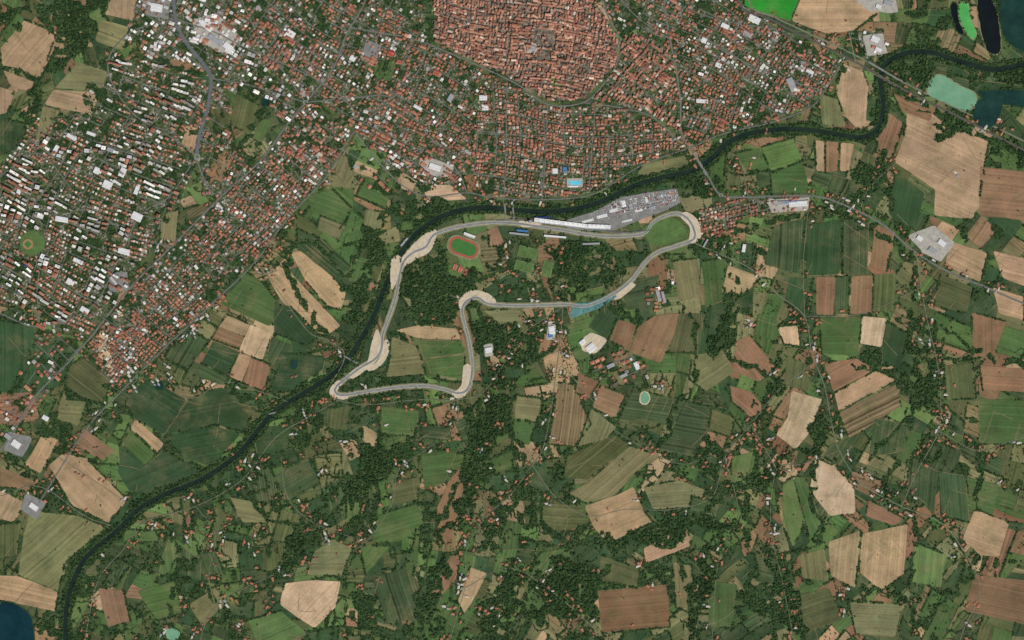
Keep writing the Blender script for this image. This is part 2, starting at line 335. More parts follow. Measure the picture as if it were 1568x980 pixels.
FIELDS=[
('T',[(38,30),(88,50),(85,75),(60,120),(30,105),(3,100),(0,75)]),('T',[(82,65),(112,68),(112,84),(88,105),(72,92)]),
('T',[(5,107),(56,127),(50,142),(15,130)]),('T',[(160,-20),(210,-20),(205,32),(160,22)]),('O',[(155,30),(197,42),(188,78),(145,62)]),
('O',[(120,95),(165,110),(155,140),(84,135)]),('T',[(82,137),(154,142),(140,176),(68,160)]),('O',[(66,162),(92,170),(70,205),(55,215)]),
('D',[(0,180),(42,190),(32,225),(0,240)]),('T',[(-20,128),(22,140),(12,172),(-20,180)]),('B',[(340,228),(358,240),(340,280),(316,268)]),
('T',[(282,192),(304,196),(296,240),(278,222)]),('K',[(365,135),(412,150),(405,180),(372,200),(350,190)]),('G',[(400,180),(416,186),(402,218),(386,210)]),
('K',[(320,168),(345,165),(352,195),(330,208),(318,195)]),
('D',[(0,490),(60,500),(122,527),(95,590),(60,602),(-30,600),(-30,480)]),('K',[(105,562),(130,547),(172,580),(155,617),(125,610),(100,592)]),
('t',[(152,505),(165,515),(176,575),(150,545)]),
('G',[(337,465),(380,418),(400,430),(432,472),(412,500)]),
('T',[(408,420),(440,412),(480,455),(522,500),(500,516),(470,505),(430,460)]),('T',[(445,388),(470,382),(530,448),(522,475),(500,468),(470,432)]),
('D',[(420,460),(445,470),(490,515),(470,530),(420,510)]),
('T',[(350,482),(383,497),(375,515),(335,500)]),('t',[(383,497),(416,510),(402,552),(366,537)]),('B',[(335,500),(375,516),(366,535),(326,520)]),
('D',[(326,522),(366,538),(350,575),(308,556)]),('T',[(366,540),(386,546),(370,585),(350,576)]),('B',[(386,547),(414,558),(406,600),(371,587)]),
('V',[(416,515),(450,530),(430,570),(408,550)]),('D',[(430,540),(498,545),(495,565),(440,600),(412,602),(425,565)]),
('V',[(308,556),(350,577),(340,590),(300,575)]),
('D',[(195,602),(230,578),(285,612),(250,665),(205,640)]),('D',[(288,612),(340,592),(385,640),(370,662),(330,650),(252,665)]),('D',[(252,668),(330,652),(368,665),(322,716),(270,690)]),
('T',[(208,642),(252,680),(240,694),(200,656)]),('G',[(200,658),(238,694),(222,712),(188,680)]),('D',[(188,690),(222,714),(250,690),(312,722),(228,758),(198,752),(180,722)]),
('B',[(128,655),(176,690),(156,706),(116,682)]),('T',[(95,695),(130,700),(195,765),(168,802),(112,776),(75,712)]),
('O',[(45,782),(120,790),(160,808),(100,860),(90,905),(28,880),(36,820)]),('T',[(-30,880),(28,882),(90,907),(85,936),(-30,912)]),
('B',[(-20,605),(50,600),(62,640),(30,652),(-20,648)]),('T',[(62,668),(90,672),(62,725),(38,712)]),('O',[(92,612),(132,615),(120,652),(88,642)]),
('B',[(0,715),(60,740),(40,752),(0,745)]),('K',[(-20,805),(30,800),(25,850),(-20,860)]),('T',[(0,750),(38,770),(22,800),(-20,790)]),
('D',[(170,790),(195,775),(190,830),(160,835)]),('B',[(150,900),(190,905),(200,950),(165,960)]),('G',[(210,905),(268,890),(280,940),(240,950)]),
('X',[(1140,-20),(1228,-20),(1210,32),(1140,10)]),('T',[(1230,-10),(1310,-10),(1342,22),(1310,46),(1266,52),(1212,32)]),
('T',[(1290,97),(1322,110),(1330,130),(1326,185),(1310,195),(1296,180),(1280,140)]),('O',[(1254,142),(1282,150),(1296,195),(1258,190)]),
('T',[(1388,168),(1425,172),(1515,215),(1500,300),(1490,335),(1430,330),(1432,290),(1370,248),(1388,200)]),
('B',[(1362,132),(1432,165),(1424,186),(1380,170)]),('B',[(1352,165),(1384,190),(1365,245),(1343,222)]),('B',[(1500,255),(1568,262),(1600,340),(1500,330)]),
('G',[(1125,235),(1165,226),(1180,262),(1145,262)]),('L',[(1166,225),(1215,211),(1228,245),(1180,262)]),('G',[(1180,265),(1230,246),(1240,297),(1182,297)]),
('T',[(1247,215),(1262,216),(1262,264),(1250,262)]),('B',[(1264,216),(1286,218),(1284,262),(1264,264)]),('T',[(1288,218),(1308,220),(1300,262),(1286,262)]),
('D',[(1372,262),(1416,297),(1402,352),(1372,340),(1360,326)]),('K',[(1322,232),(1342,240),(1334,290),(1310,290)]),
('T',[(1457,370),(1512,388),(1502,432),(1447,405)]),('D',[(1512,406),(1534,414),(1524,432),(1505,430)]),('T',[(1520,384),(1600,402),(1600,450),(1536,426)]),
('T',[(1520,440),(1568,455),(1568,490),(1530,480)]),('K',[(1440,420),(1490,440),(1480,480),(1430,470)]),('B',[(1488,478),(1540,492),(1520,550),(1490,545)]),
('V',[(1185,345),(1230,335),(1225,420),(1170,405)]),('D',[(1236,345),(1290,335),(1285,420),(1235,422)]),('V',[(1290,335),(1330,340),(1328,420),(1290,420)]),('B',[(1340,343),(1372,356),(1358,415),(1333,408)]),
('D',[(1206,425),(1246,426),(1232,478),(1200,462)]),('B',[(1250,424),(1278,424),(1276,482),(1250,482)]),('V',[(1280,424),(1302,423),(1300,481),(1278,481)]),('B',[(1304,423),(1336,421),(1334,480),(1302,481)]),('K',[(1338,421),(1372,418),(1368,476),(1336,478)]),
('G',[(1255,486),(1318,485),(1314,546),(1258,541)]),('t',[(1320,484),(1358,487),(1350,532),(1316,526)]),('D',[(1358,492),(1390,512),(1380,562),(1350,560),(1352,530)]),
('B',[(1262,556),(1310,548),(1340,566),(1276,600)]),('T',[(1278,602),(1342,567),(1374,582),(1284,630)]),('S',[(1284,632),(1372,588),(1380,622),(1300,672)]),('V',[(1272,680),(1322,662),(1288,716),(1262,700)]),
('t',[(1212,598),(1260,612),(1240,662),(1218,688),(1188,665),(1206,640)]),
('B',[(1130,520),(1150,514),(1187,560),(1162,585),(1120,565)]),('t',[(1190,500),(1222,497),(1226,530),(1200,527)]),('O',[(1060,545),(1105,535),(1125,570),(1080,600),(1055,580)]),('B',[(1116,590),(1150,600),(1172,625),(1150,640),(1120,615)]),
('R',[(945,488),(975,498),(965,536),(932,520)]),('B',[(977,500),(1000,484),(1048,480),(1012,556),(965,540)]),('D',[(925,470),(950,486),(930,518),(900,500)]),
('V',[(950,435),(1010,420),(1000,470),(960,475)]),('O',[(1030,400),(1072,395),(1070,455),(1040,460)]),('G',[(1075,400),(1110,395),(1108,460),(1080,470)]),
('T',[(1115,405),(1165,425),(1140,450),(1105,450)]),('K',[(1040,480),(1080,480),(1070,540),(1025,540)]),
('R',[(885,570),(918,585),(900,612),(880,600)]),('B',[(920,590),(960,605),(940,640),(906,622)]),
('S',[(855,586),(882,588),(890,615),(905,650),(880,684),(840,680),(848,640)]),('O',[(905,625),(945,655),(930,672),(884,684)]),
('O',[(790,605),(830,610),(822,645),(788,640)]),('G',[(786,645),(822,648),(810,682),(784,676)]),
('V',[(968,600),(1050,612),(1030,655),(980,640),(945,650)]),('V',[(1030,658),(1050,614),(1090,622),(1085,660),(1060,700),(1008,690)]),('K',[(1088,625),(1125,640),(1120,670),(1088,660)]),
('O',[(600,515),(640,532),(652,572),(590,578),(598,545)]),('T',[(606,506),(640,498),(700,503),(706,520),(640,518)]),('G',[(642,520),(706,522),(712,540),(650,548)]),('G',[(652,550),(712,545),(712,582),(660,572)]),
('G',[(585,622),(640,628),(640,668),(585,664)]),('V',[(645,650),(692,655),(690,675),(650,672)]),
('O',[(740,475),(795,473),(815,495),(770,500)]),
('K',[(868,700),(940,665),(965,680),(900,735),(862,730)]),('O',[(965,682),(1012,700),(975,722),(940,760),(900,770),(870,755),(905,735)]),
('T',[(895,775),(945,758),(970,745),(985,780),(1000,800),(930,832),(908,806)]),('O',[(985,745),(1040,735),(1080,750),(1070,775),(1000,780)]),('T',[(985,840),(1052,806),(1058,836),(990,862)]),
('R',[(915,905),(1022,895),(1026,960),(922,970)]),('D',[(810,715),(868,740),(850,765),(815,745)]),('K',[(820,770),(890,775),(905,800),(860,815),(822,800)]),
('t',[(436,893),(480,888),(522,890),(514,930),(482,962),(455,945),(428,925)]),('O',[(480,845),(510,825),(540,840),(525,880),(470,880)]),
('B',[(688,735),(712,708),(710,745),(690,830),(670,832),(668,780)]),('B',[(690,850),(705,848),(700,885),(665,925),(658,915)]),('T',[(720,868),(746,878),(730,910),(710,940),(700,920)]),
('G',[(575,790),(640,770),(650,800),(610,830),(570,830)]),('V',[(570,885),(620,870),(650,900),(640,950),(590,950)]),('G',[(550,835),(600,835),(560,880)]),
('V',[(300,850),(330,845),(345,880),(310,880)]),('O',[(290,925),(330,900),(345,925),(310,960)]),('L',[(380,950),(430,935),(470,970),(400,1000)]),
('V',[(420,730),(470,700),(490,740),(440,770)]),('O',[(350,760),(400,770),(410,800),(370,800)]),('K',[(430,780),(460,790),(450,830),(415,830)]),
('T',[(555,650),(580,665),(575,685),(555,675)]),('K',[(500,625),(535,622),(530,660),(500,655)]),
('t',[(1248,700),(1280,715),(1308,748),(1310,785),(1270,790),(1240,750)]),('L',[(1198,742),(1214,730),(1232,800),(1215,838),(1200,800)]),('G',[(1216,730),(1232,730),(1258,800),(1240,830),(1234,800)]),
('T',[(1320,817),(1390,803),(1384,880),(1350,905),(1315,875)]),('T',[(1268,830),(1318,812),(1310,900),(1272,882)]),('O',[(1225,850),(1262,840),(1268,890),(1228,885)]),('V',[(1160,850),(1200,860),(1190,900),(1155,890)]),
('K',[(1225,910),(1270,900),(1290,950),(1230,970)]),('O',[(1300,920),(1380,925),(1370,975),(1310,970)]),('T',[(1492,780),(1545,800),(1530,852),(1500,850),(1474,825)]),
('V',[(1395,700),(1436,722),(1430,790),(1388,745)]),('V',[(1438,722),(1478,728),(1484,800),(1440,790)]),('G',[(1480,730),(1530,742),(1520,790),(1486,775)]),
('R',[(1490,880),(1600,892),(1600,962),(1478,935)]),('L',[(1400,830),(1450,850),(1440,900),(1395,890)]),('B',[(1330,765),(1385,795),(1370,805),(1325,790)]),
('G',[(1498,610),(1600,615),(1600,680),(1500,680)]),('B',[(1500,560),(1568,565),(1568,600),(1505,598)]),('K',[(1445,560),(1490,555),(1495,610),(1448,612)]),
('V',[(1340,640),(1390,650),(1385,690),(1330,700)]),('L',[(1120,700),(1160,690),(1150,740),(1120,740)]),('V',[(1060,760),(1100,770),(1090,810),(1050,800)]),
('K',[(920,850),(980,870),(975,900),(915,890)]),('O',[(1030,860),(1060,865),(1060,930),(1035,930)]),('G',[(1085,890),(1130,895),(1120,960),(1085,960)]),
('L',[(555,225),(595,235),(580,262),(545,250)]),('T',[(545,245),(580,262),(576,275),(540,262)]),
('G',[(560,270),(600,285),(590,320),(545,300)]),('D',[(610,280),(640,300),(620,320),(600,310)]),('G',[(470,300),(510,290),(540,320),(520,350),(480,335)]),('O',[(490,330),(530,345),(520,365),(485,350)]),
('O',[(560,320),(588,325),(580,355),(556,345)]),('V',[(455,350),(500,370),(540,410),(510,425),(455,380)]),('G',[(540,390),(575,400),(565,440),(535,430)]),
('O',[(248,330),(275,320),(270,370),(245,365)]),
('t',[(640,285),(690,283),(715,305),(660,308)]),('T',[(612,262),(640,275),(630,295),(608,285)]),
('G',[(580,90),(606,95),(598,125),(570,118)]),
('O',[(985,250),(1050,238),(1060,255),(1010,268),(975,268)]),
('K',[(1205,545),(1240,560),(1238,600),(1200,590)]),('G',[(1160,480),(1190,490),(1185,520),(1155,512)]),
('G',[(645,695),(700,690),(680,740),(650,750)]),('K',[(600,740),(645,730),(640,765),(600,775)]),('D',[(385,655),(450,650),(440,690),(395,700)]),('G',[(800,880),(830,845),(870,838),(840,870),(810,920)]),
]
WOODS=[
[(65,10),(160,-10),(150,45),(128,82),(105,100),(66,130),(50,200),(34,228),(45,150),(62,120),(92,60)],
[(575,680),(642,662),(620,700),(595,730),(560,765),(515,785),(545,740)],
[(752,610),(785,605),(780,640),(755,690),(735,740),(700,815),(672,830),(690,790),(712,735),(722,680),(712,650)],
[(640,400),(690,392),(745,440),(702,480),(700,498),(618,488),(612,440)],
[(730,480),(765,505),(800,500),(850,500),(815,540),(785,560),(775,600),(745,600),(750,560),(728,540)],
[(820,890),(870,848),(918,870),(905,930),(850,945),(815,920)],
[(1362,92),(1432,86),(1430,130),(1365,124)],
[(1145,738),(1200,696),(1262,675),(1272,688),(1205,710),(1162,748)],
[(905,825),(985,815),(1060,795),(1130,800),(1135,815),(1060,815),(985,835),(925,845)],
[(860,446),(940,408),(1000,378),(1002,386),(935,426),(862,456)],
[(1060,880),(1085,850),(1098,870),(1080,930),(1072,980),(1055,1010)],
[(1095,480),(1115,450),(1128,470),(1112,540),(1098,560)],
[(1172,560),(1196,555),(1190,600),(1165,625),(1178,590)],
[(1410,570),(1435,548),(1450,580),(1410,620)],
[(430,850),(470,815),(490,815),(455,865),(425,890)],
[(660,870),(685,850),(685,875),(660,940),(645,1000),(650,900)],
[(745,795),(775,805),(755,840),(738,850)],[(530,440),(572,430),(552,500),(535,500)],
[(1320,245),(1356,255),(1345,305),(1310,310),(1300,280)],
[(750,378),(772,370),(775,392),(755,400)],[(1055,290),(1090,270),(1108,300),(1070,318)],
[(1240,635),(1268,645),(1258,690),(1244,690)],
[(1160,850),(1180,850),(1222,900),(1240,960),(1220,980),(1185,920)],
[(775,890),(812,860),(820,865),(790,940),(750,985),(740,960)],
[(705,615),(735,612),(728,650),(702,640)],[(20,20),(60,-10),(40,25),(0,60),(-40,40)],
[(180,240),(215,228),(220,250),(190,262)],[(560,370),(580,372),(570,420),(552,420)],
[(1420,200),(1470,150),(1500,180),(1480,205)],[(1530,105),(1600,100),(1600,135),(1540,130)],[(1500,205),(1600,235),(1600,250),(1520,225)],
[(840,375),(900,380),(905,392),(870,405),(862,430),(850,440)],[(640,312),(690,306),(700,316),(650,335)],
]
TREELINES=[[(1130,30),(1200,55),(1290,105)],[(1370,140),(1430,172),(1500,207),(1600,255)],[(55,10),(90,70),(60,130),(50,200),(20,250)],[(1445,500),(1500,540),(1568,560)],
[(1270,320),(1350,360),(1400,400)],[(905,370),(880,400),(850,430),(790,440),(750,430)],[(1115,380),(1130,460),(1120,540),(1180,580),(1165,640)],[(1060,480),(1070,560),(1040,620),(1010,690)],
[(1300,560),(1380,570),(1400,630),(1330,700)],[(640,660),(600,700),(520,740),(480,800),(430,870),(330,960)],[(720,650),(700,750),(650,840),(640,960)],[(870,690),(850,730),(830,800),(900,830),(1060,790),(1130,740),(1200,700)],
[(1180,640),(1150,740),(1150,850),(1200,960)],[(1260,690),(1240,760),(1260,820),(1200,850)],[(1390,700),(1350,740),(1400,800),(1390,900)],[(1440,640),(1500,700),(1490,780)],[(1500,850),(1470,900),(1400,960)],
[(240,790),(280,860),(260,930),(280,1000)],[(370,740),(420,800),(500,790)],[(200,790),(150,870),(140,960)],[(540,700),(580,760),(560,830)],[(770,650),(800,700),(770,790),(730,850)],[(930,860),(900,940),(870,1000)],
[(1070,380),(1180,340),(1310,325)],[(1040,860),(1060,940)],[(410,150),(380,210),(350,280)],[(525,440),(560,370),(600,320),(640,310)],[(500,520),(440,400),(480,370),(540,440)],
[(770,600),(790,560),(840,540),(850,500)],[(730,480),(800,510),(870,500)],[(1400,380),(1400,560),(1440,640)],[(270,850),(330,920)],[(1310,900),(1390,920),(1400,1000)],[(1385,640),(1440,560),(1500,545)],[(1350,230),(1360,330),(1310,350)]]
# ------------------------------------------------------------ masks
M_river=newmask(); stroke(M_river,RIV,4.0)
n1=fbm(22,3); n2=fbm(22,3)
yy,xx=np.mgrid[0:RH,0:RW]
def ragged(m,a): return m[np.clip(yy+((n1-.5)*a).astype(int),0,RH-1),np.clip(xx+((n2-.5)*a).astype(int),0,RW-1)]
M_bank=newmask(); stroke(M_bank,RIV,10.5); M_bank=ragged(M_bank,14)&~M_river
M_road=newmask()
RD=[]
for pts,hw,mt in ROADS:
    l=spline(pts,6); RD.append((l,hw,mt)); stroke(M_road,l,hw+.5)
M_track=newmask(); stroke(M_track,TRK+[TRK[0]],5.0)
M_field=newmask()
for k,p in FIELDS: fill(M_field,p)
M_wood0=newmask()
for p in WOODS: fill(M_wood0,p)
M_wood=ragged(M_wood0,60)
cl=vnoise(9); cl2=vnoise(26); cl3=fbm(70,3)
M_wood&=(cl>.12)
M_special=newmask(); M_bld=newmask(); M_street=newmask()
# ------------------------------------------------------------ ground
me=bpy.data.meshes.new('ground'); G=60000
me.from_pydata([(-G,-G,0),(G,-G,0),(G,G,0),(-G,G,0)],[],[(0,1,2,3)]); link('ground',me,['ground'])
def split(poly,a,c):
    nx,ny=math.cos(a),math.sin(a); A=[];B=[]
    n=len(poly)
    for i in range(n):
        p=poly[i];q=poly[(i+1)%n]
        dp=p[0]*nx+p[1]*ny-c; dq=q[0]*nx+q[1]*ny-c
        if dp<=0:A.append(p)
        if dp>=0:B.append(p)
        if dp*dq<0:
            t=dp/(dp-dq); r=(p[0]+t*(q[0]-p[0]),p[1]+t*(q[1]-p[1])); A.append(r);B.append(r)
    return A,B
def area(p): return abs(sum(p[i][0]*p[(i+1)%len(p)][1]-p[(i+1)%len(p)][0]*p[i][1] for i in range(len(p))))/2
def angf(x,y):
    base=.5 if x<560 else (.12 if y<560 else .35)
    return base+.5*math.sin(x/230+y/310)+.25*math.sin(y/140)
cells=[]
def bsp(poly,depth):
    A=area(poly); cx=sum(p[0] for p in poly)/len(poly); cy=sum(p[1] for p in poly)/len(poly)
    tgt=random.choice([350,700,1200,1900,2600])
    if A<tgt or depth>16 or len(poly)<3: cells.append(poly); return
    a=angf(cx,cy)+random.gauss(0,.1)
    e=[]
    for aa in (a,a+math.pi/2):
        d=[p[0]*math.cos(aa)+p[1]*math.sin(aa) for p in poly]; e.append((max(d)-min(d),aa,min(d),max(d)))
    e.sort(reverse=True); k=e[0] if random.random()<.7 or e[0][0]>3*e[1][0] else e[1]
    c=k[2]+(k[3]-k[2])*random.uniform(.33,.67)
    P,Q=split(poly,k[1],c)
    for z in(P,Q):
        if len(z)>2 and area(z)>60: bsp(z,depth+1)
bsp([(-OX,-OY),(1568+OX,-OY),(1568+OX,980+OY),(-OX,980+OY)],0)
hedge=newmask()
def inset(poly,d):
    cx=sum(p[0] for p in poly)/len(poly); cy=sum(p[1] for p in poly)/len(poly); out=[]
    for x,y in poly:
        L=math.hypot(x-cx,y-cy)+1e-6; k=max(0,(L-d)/L); out.append((cx+(x-cx)*k,cy+(y-cy)*k))
    return out
def sub(poly,step=9):
    out=[];n=len(poly)
    for i in range(n):
        p=poly[i];q=poly[(i+1)%n];k=max(1,int(math.hypot(q[0]-p[0],q[1]-p[1])/step))
        for j in range(k): out.append((p[0]+(q[0]-p[0])*j/k,p[1]+(q[1]-p[1])*j/k))
    return out
def field_mesh(name,polys,cols,pars,zs):
    v=[];f=[];cc=[];pp=[]
    for poly,c,pr,z in zip(polys,cols,pars,zs):
        b=len(v); v+=[(*W(*p),z) for p in poly]
        A=sum(poly[i][0]*poly[(i+1)%len(poly)][1]-poly[(i+1)%len(poly)][0]*poly[i][1] for i in range(len(poly)))
        idx=list(range(b,b+len(poly)))
        if A>0: idx.reverse()
        f.append(idx); cc+=[(*c,1)]*len(poly); pp+=[(*pr,1)]*len(poly)
    me=bpy.data.meshes.new(name); me.from_pydata(v,[],f); me.update()
    a=me.color_attributes.new('col','FLOAT_COLOR','CORNER'); a.data.foreach_set('color',np.array(cc,dtype=np.float32).ravel())
    a=me.color_attributes.new('par','FLOAT_COLOR','CORNER'); a.data.foreach_set('color',np.array(pp,dtype=np.float32).ravel())
    return link(name,me,['field'])
def rowdir(poly):
    best=0;a=0
    for i in range(len(poly)):
        p=poly[i];q=poly[(i+1)%len(poly)];L=math.hypot(q[0]-p[0],q[1]-p[1])
        if L>best: best=L;a=math.atan2(-(q[1]-p[1]),q[0]-p[0])
    return (-math.sin(a),math.cos(a))
def jit(c,s=.12):
    k=1+random.uniform(-s,s); return tuple(max(.005,v*k*(1+random.uniform(-.05,.05))) for v in c)
polys=[];cols=[];pars=[];zs=[]; tracks=[]
for c in cells:
    cx=sum(p[0] for p in c)/len(c); cy=sum(p[1] for p in c)/len(c)
    wt=dict(T=5,B=7,R=2,G=20,D=19,L=6,O=13,K=20,V=14,S=5)
    if cy>580 and cx<760: wt=dict(T=1,B=4,G=28,D=23,L=7,O=10,K=20,V=15,S=2)
    if cx>1180: wt=dict(T=7,B=9,R=3,G=16,D=15,L=5,O=14,K=17,V=18,S=9)
    k=random.choices(list(wt),list(wt.values()))[0]
    col,st=FC[k]; d=rowdir(c)
    w=[warp(*p) for p in sub(inset(c,.5))]
    polys.append(w); cols.append(jit(lin(col),.2)); pars.append((d[0],d[1],st*random.uniform(.6,1.7))); zs.append(.25)
    for i in range(len(c)):
        r_=random.random(); p=c[i];q=c[(i+1)%len(c)]; Lq=math.hypot(q[0]-p[0],q[1]-p[1])
        n_=max(2,int(Lq/7)); l=[warp(p[0]+(q[0]-p[0])*t/n_,p[1]+(q[1]-p[1])*t/n_) for t in range(n_+1)]
        if r_<(.3 if cy>560 else .2): stroke(hedge,l,random.uniform(.9,2.3) if cx<1100 else random.uniform(.8,1.8))
        elif r_>.92 and Lq>15: tracks.append(l)
field_mesh('farmland',polys,cols,pars,zs)
hedge&=~M_field
def rough(poly,amp=.9):
    out=[];n=len(poly)
    for i in range(n):
        a=poly[i-1];p=poly[i];q=poly[(i+1)%n]
        la=math.hypot(a[0]-p[0],a[1]-p[1])+1e-6; lq=math.hypot(q[0]-p[0],q[1]-p[1])+1e-6
        r=min(2.5,.25*la,.25*lq)
        out.append((p[0]+(a[0]-p[0])*r/la,p[1]+(a[1]-p[1])*r/la)); out.append((p[0]+(q[0]-p[0])*r/lq,p[1]+(q[1]-p[1])*r/lq))
    return [(x+random.uniform(-amp,amp),y+random.uniform(-amp,amp)) for x,y in sub(out,11)]
for i,(k,p) in enumerate(FIELDS):
    col,st=FC[k]
    field_mesh('farm_field',[rough(p,.5)],[jit(lin(col),.1)],[(*rowdir(p),st*random.uniform(.9,1.4))],[.8+i*.008])
    n=len(p)
    for j in range(n):
        if random.random()<.33: stroke(hedge,[p[j],p[(j+1)%n]],random.uniform(.8,1.8))
        elif random.random()<.15: tracks.append([p[j],((p[j][0]+p[(j+1)%n][0])/2,(p[j][1]+p[(j+1)%n][1])/2+.3),p[(j+1)%n]])
R1=fbm(80,5); R2=fbm(48,4); Yg=(np.arange(RH)-OY)[:,None]; Xg=(np.arange(RW)-OX)[None,:]
south=np.clip((Yg-520)/160.,0,1)*np.clip((1200-Xg)/250.,.15,1)
east=np.clip((1300-Xg)/200.,.4,1)
creek=(np.abs(R1-.5)<(.005+.011*south)*east)|(np.abs(R2-.52)<(.003+.008*south)*east)
scrub=(R2>.67-.04*south)&(cl>.32)
# ------------------------------------------------------------ districts
PAL_OLD=[((172,122,100),5),((156,108,86),5),((138,96,80),4),((186,142,118),3),((130,110,96),2),((192,172,152),1),((112,88,76),1.5)]
PAL_RED=[((168,116,94),5),((152,102,82),5),((134,90,74),3),((182,136,112),2),((126,106,92),2),((190,178,162),1.2)]
PAL_MIX=[((158,106,84),5),((138,92,74),4),((174,122,98),2),((198,192,182),2.4),((146,142,136),2),((110,96,86),2),((220,216,208),1.3)]
PAL_MOD=[((214,210,204),5),((170,166,162),3),((144,98,78),5),((158,110,88),3),((230,228,224),3),((118,112,106),2)]
D=[
('old_town_buildings',[(655,-120),(655,-30),(668,30),(662,60),(720,90),(790,124),(842,155),(892,152),(922,125),(942,95),(947,62),(926,24),(880,-20),(880,-120)],12,4.5,3.8,7,4,1.7,PAL_OLD,.9,.2,'urban_dense',.06),
('old_town_buildings',[(926,128),(948,100),(953,62),(975,50),(1024,75),(1034,120),(1040,205),(1000,174),(950,160),(903,152)],34,4.8,4.2,5,4,2.4,PAL_RED,.82,.1,'urban',.08),
('town_houses',[(885,-120),(1010,-120),(1130,-120),(1130,0),(1180,35),(1286,97),(1262,138),(1238,162),(1178,186),(1108,202),(1058,222),(1040,212),(1036,110),(1026,72),(975,45),(953,60),(932,22)],28,5.5,5.1,5,3,2.8,PAL_MIX,.8,.1,'urban',.1),
('town_houses',[(738,112),(790,132),(840,164),(893,162),(950,168),(1000,182),(1040,222),(985,249),(920,288),(880,299),(800,302),(742,296),(720,260),(728,190)],3,5.2,4.9,6,3,2.5,PAL_RED,.86,.12,'urban',.08),
('town_houses',[(380,-120),(652,-120),(650,60),(738,110),(725,190),(712,290),(650,292),(600,265),(548,203),(500,160),(468,150),(420,120),(372,60)],32,5.7,5.4,5,3,3.0,PAL_MIX,.74,.16,'urban',.11),
('apartment_blocks',[(160,92),(232,92),(300,115),(285,190),(278,225),(300,255),(270,320),(240,368),(195,440),(135,515),(90,510),(50,470),(-120,460),(-120,300),(0,255),(60,180),(100,180)],24,9.2,7.4,4,3,3.0,PAL_MOD,.8,.22,'urban',.11),
('town_houses',[(262,380),(340,302),(400,247),(440,192),(468,160),(540,207),(500,268),(440,333),(388,400),(328,460),(248,535),(183,596),(150,590),(140,520),(200,442)],42,5.2,5.0,5,3,2.6,PAL_MIX,.8,.06,'urban',.09),
('town_houses',[(200,-120),(380,-120),(372,60),(420,120),(468,155),(440,190),(400,160),(330,130),(290,90),(230,88),(196,60)],30,7,6.2,4,3,3.0,PAL_MOD,.66,.2,'urban',.12),
('town_houses',[(300,115),(345,135),(360,225),(400,247),(340,300),(310,300),(300,255),(285,190)],35,6,5.5,4,3,3,PAL_MIX,.5,.08,'urban',.11),
('suburban_houses',[(1068,325),(1112,304),(1180,304),(1240,302),(1240,320),(1140,330),(1120,350),(1085,366),(1070,350)],-20,5.2,5,5,3,2.6,PAL_RED,.8,.05,'urban',.08),
('suburban_houses',[(60,500),(130,525),(60,620),(0,690),(-40,740),(-60,680),(20,590)],35,7,6.5,4,2,3,PAL_MIX,.4,.1,None,.1),
('suburban_houses',[(985,440),(1035,428),(1035,470),(1000,480)],-10,6,5.5,4,3,2.5,PAL_MIX,.6,.1,None,.09),
('suburban_houses',[(905,545),(955,535),(990,555),(985,585),(940,592),(905,575)],-25,7.5,6.5,4,3,2.5,PAL_MIX,.5,.2,None,.12),
('suburban_houses',[(1120,235),(1170,205),(1240,210),(1240,200),(1120,225)],0,6,6,3,2,3,PAL_MIX,.3,.0,None,.1),
('suburban_houses',[(440,190),(505,186),(500,250),(440,250)],40,7,6,4,3,3,PAL_RED,.75,.15,None,.1),
('suburban_houses',[(1300,50),(1350,45),(1360,85),(1320,90)],25,7,7,3,3,3,PAL_MOD,.5,.3,'urban',.08),
('suburban_houses',[(150,480),(190,470),(230,510),(200,575),(170,590),(150,540)],30,5.5,5.5,4,3,3,PAL_MIX,.6,.05,None,.08),
('suburban_houses',[(520,210),(600,270),(640,300),(590,300),(540,270)],40,7,7,4,3,3,PAL_MIX,.3,.1,None,.1),
]
treeD=np.zeros((RH,RW),np.float32)
bld_batches={}
streetq=[]
M_urban=newmask()
blocked=M_river|M_track
for (cx,cy,r) in [(710,378,24),(880,280,16),(50,372,20),(303,240,8),(665,257,14),(95,335,14),(700,412,14)]:
    fill(M_special,[(cx+r*math.cos(t*.5),cy+r*math.sin(t*.5)) for t in range(13)])
park=cl3>.64
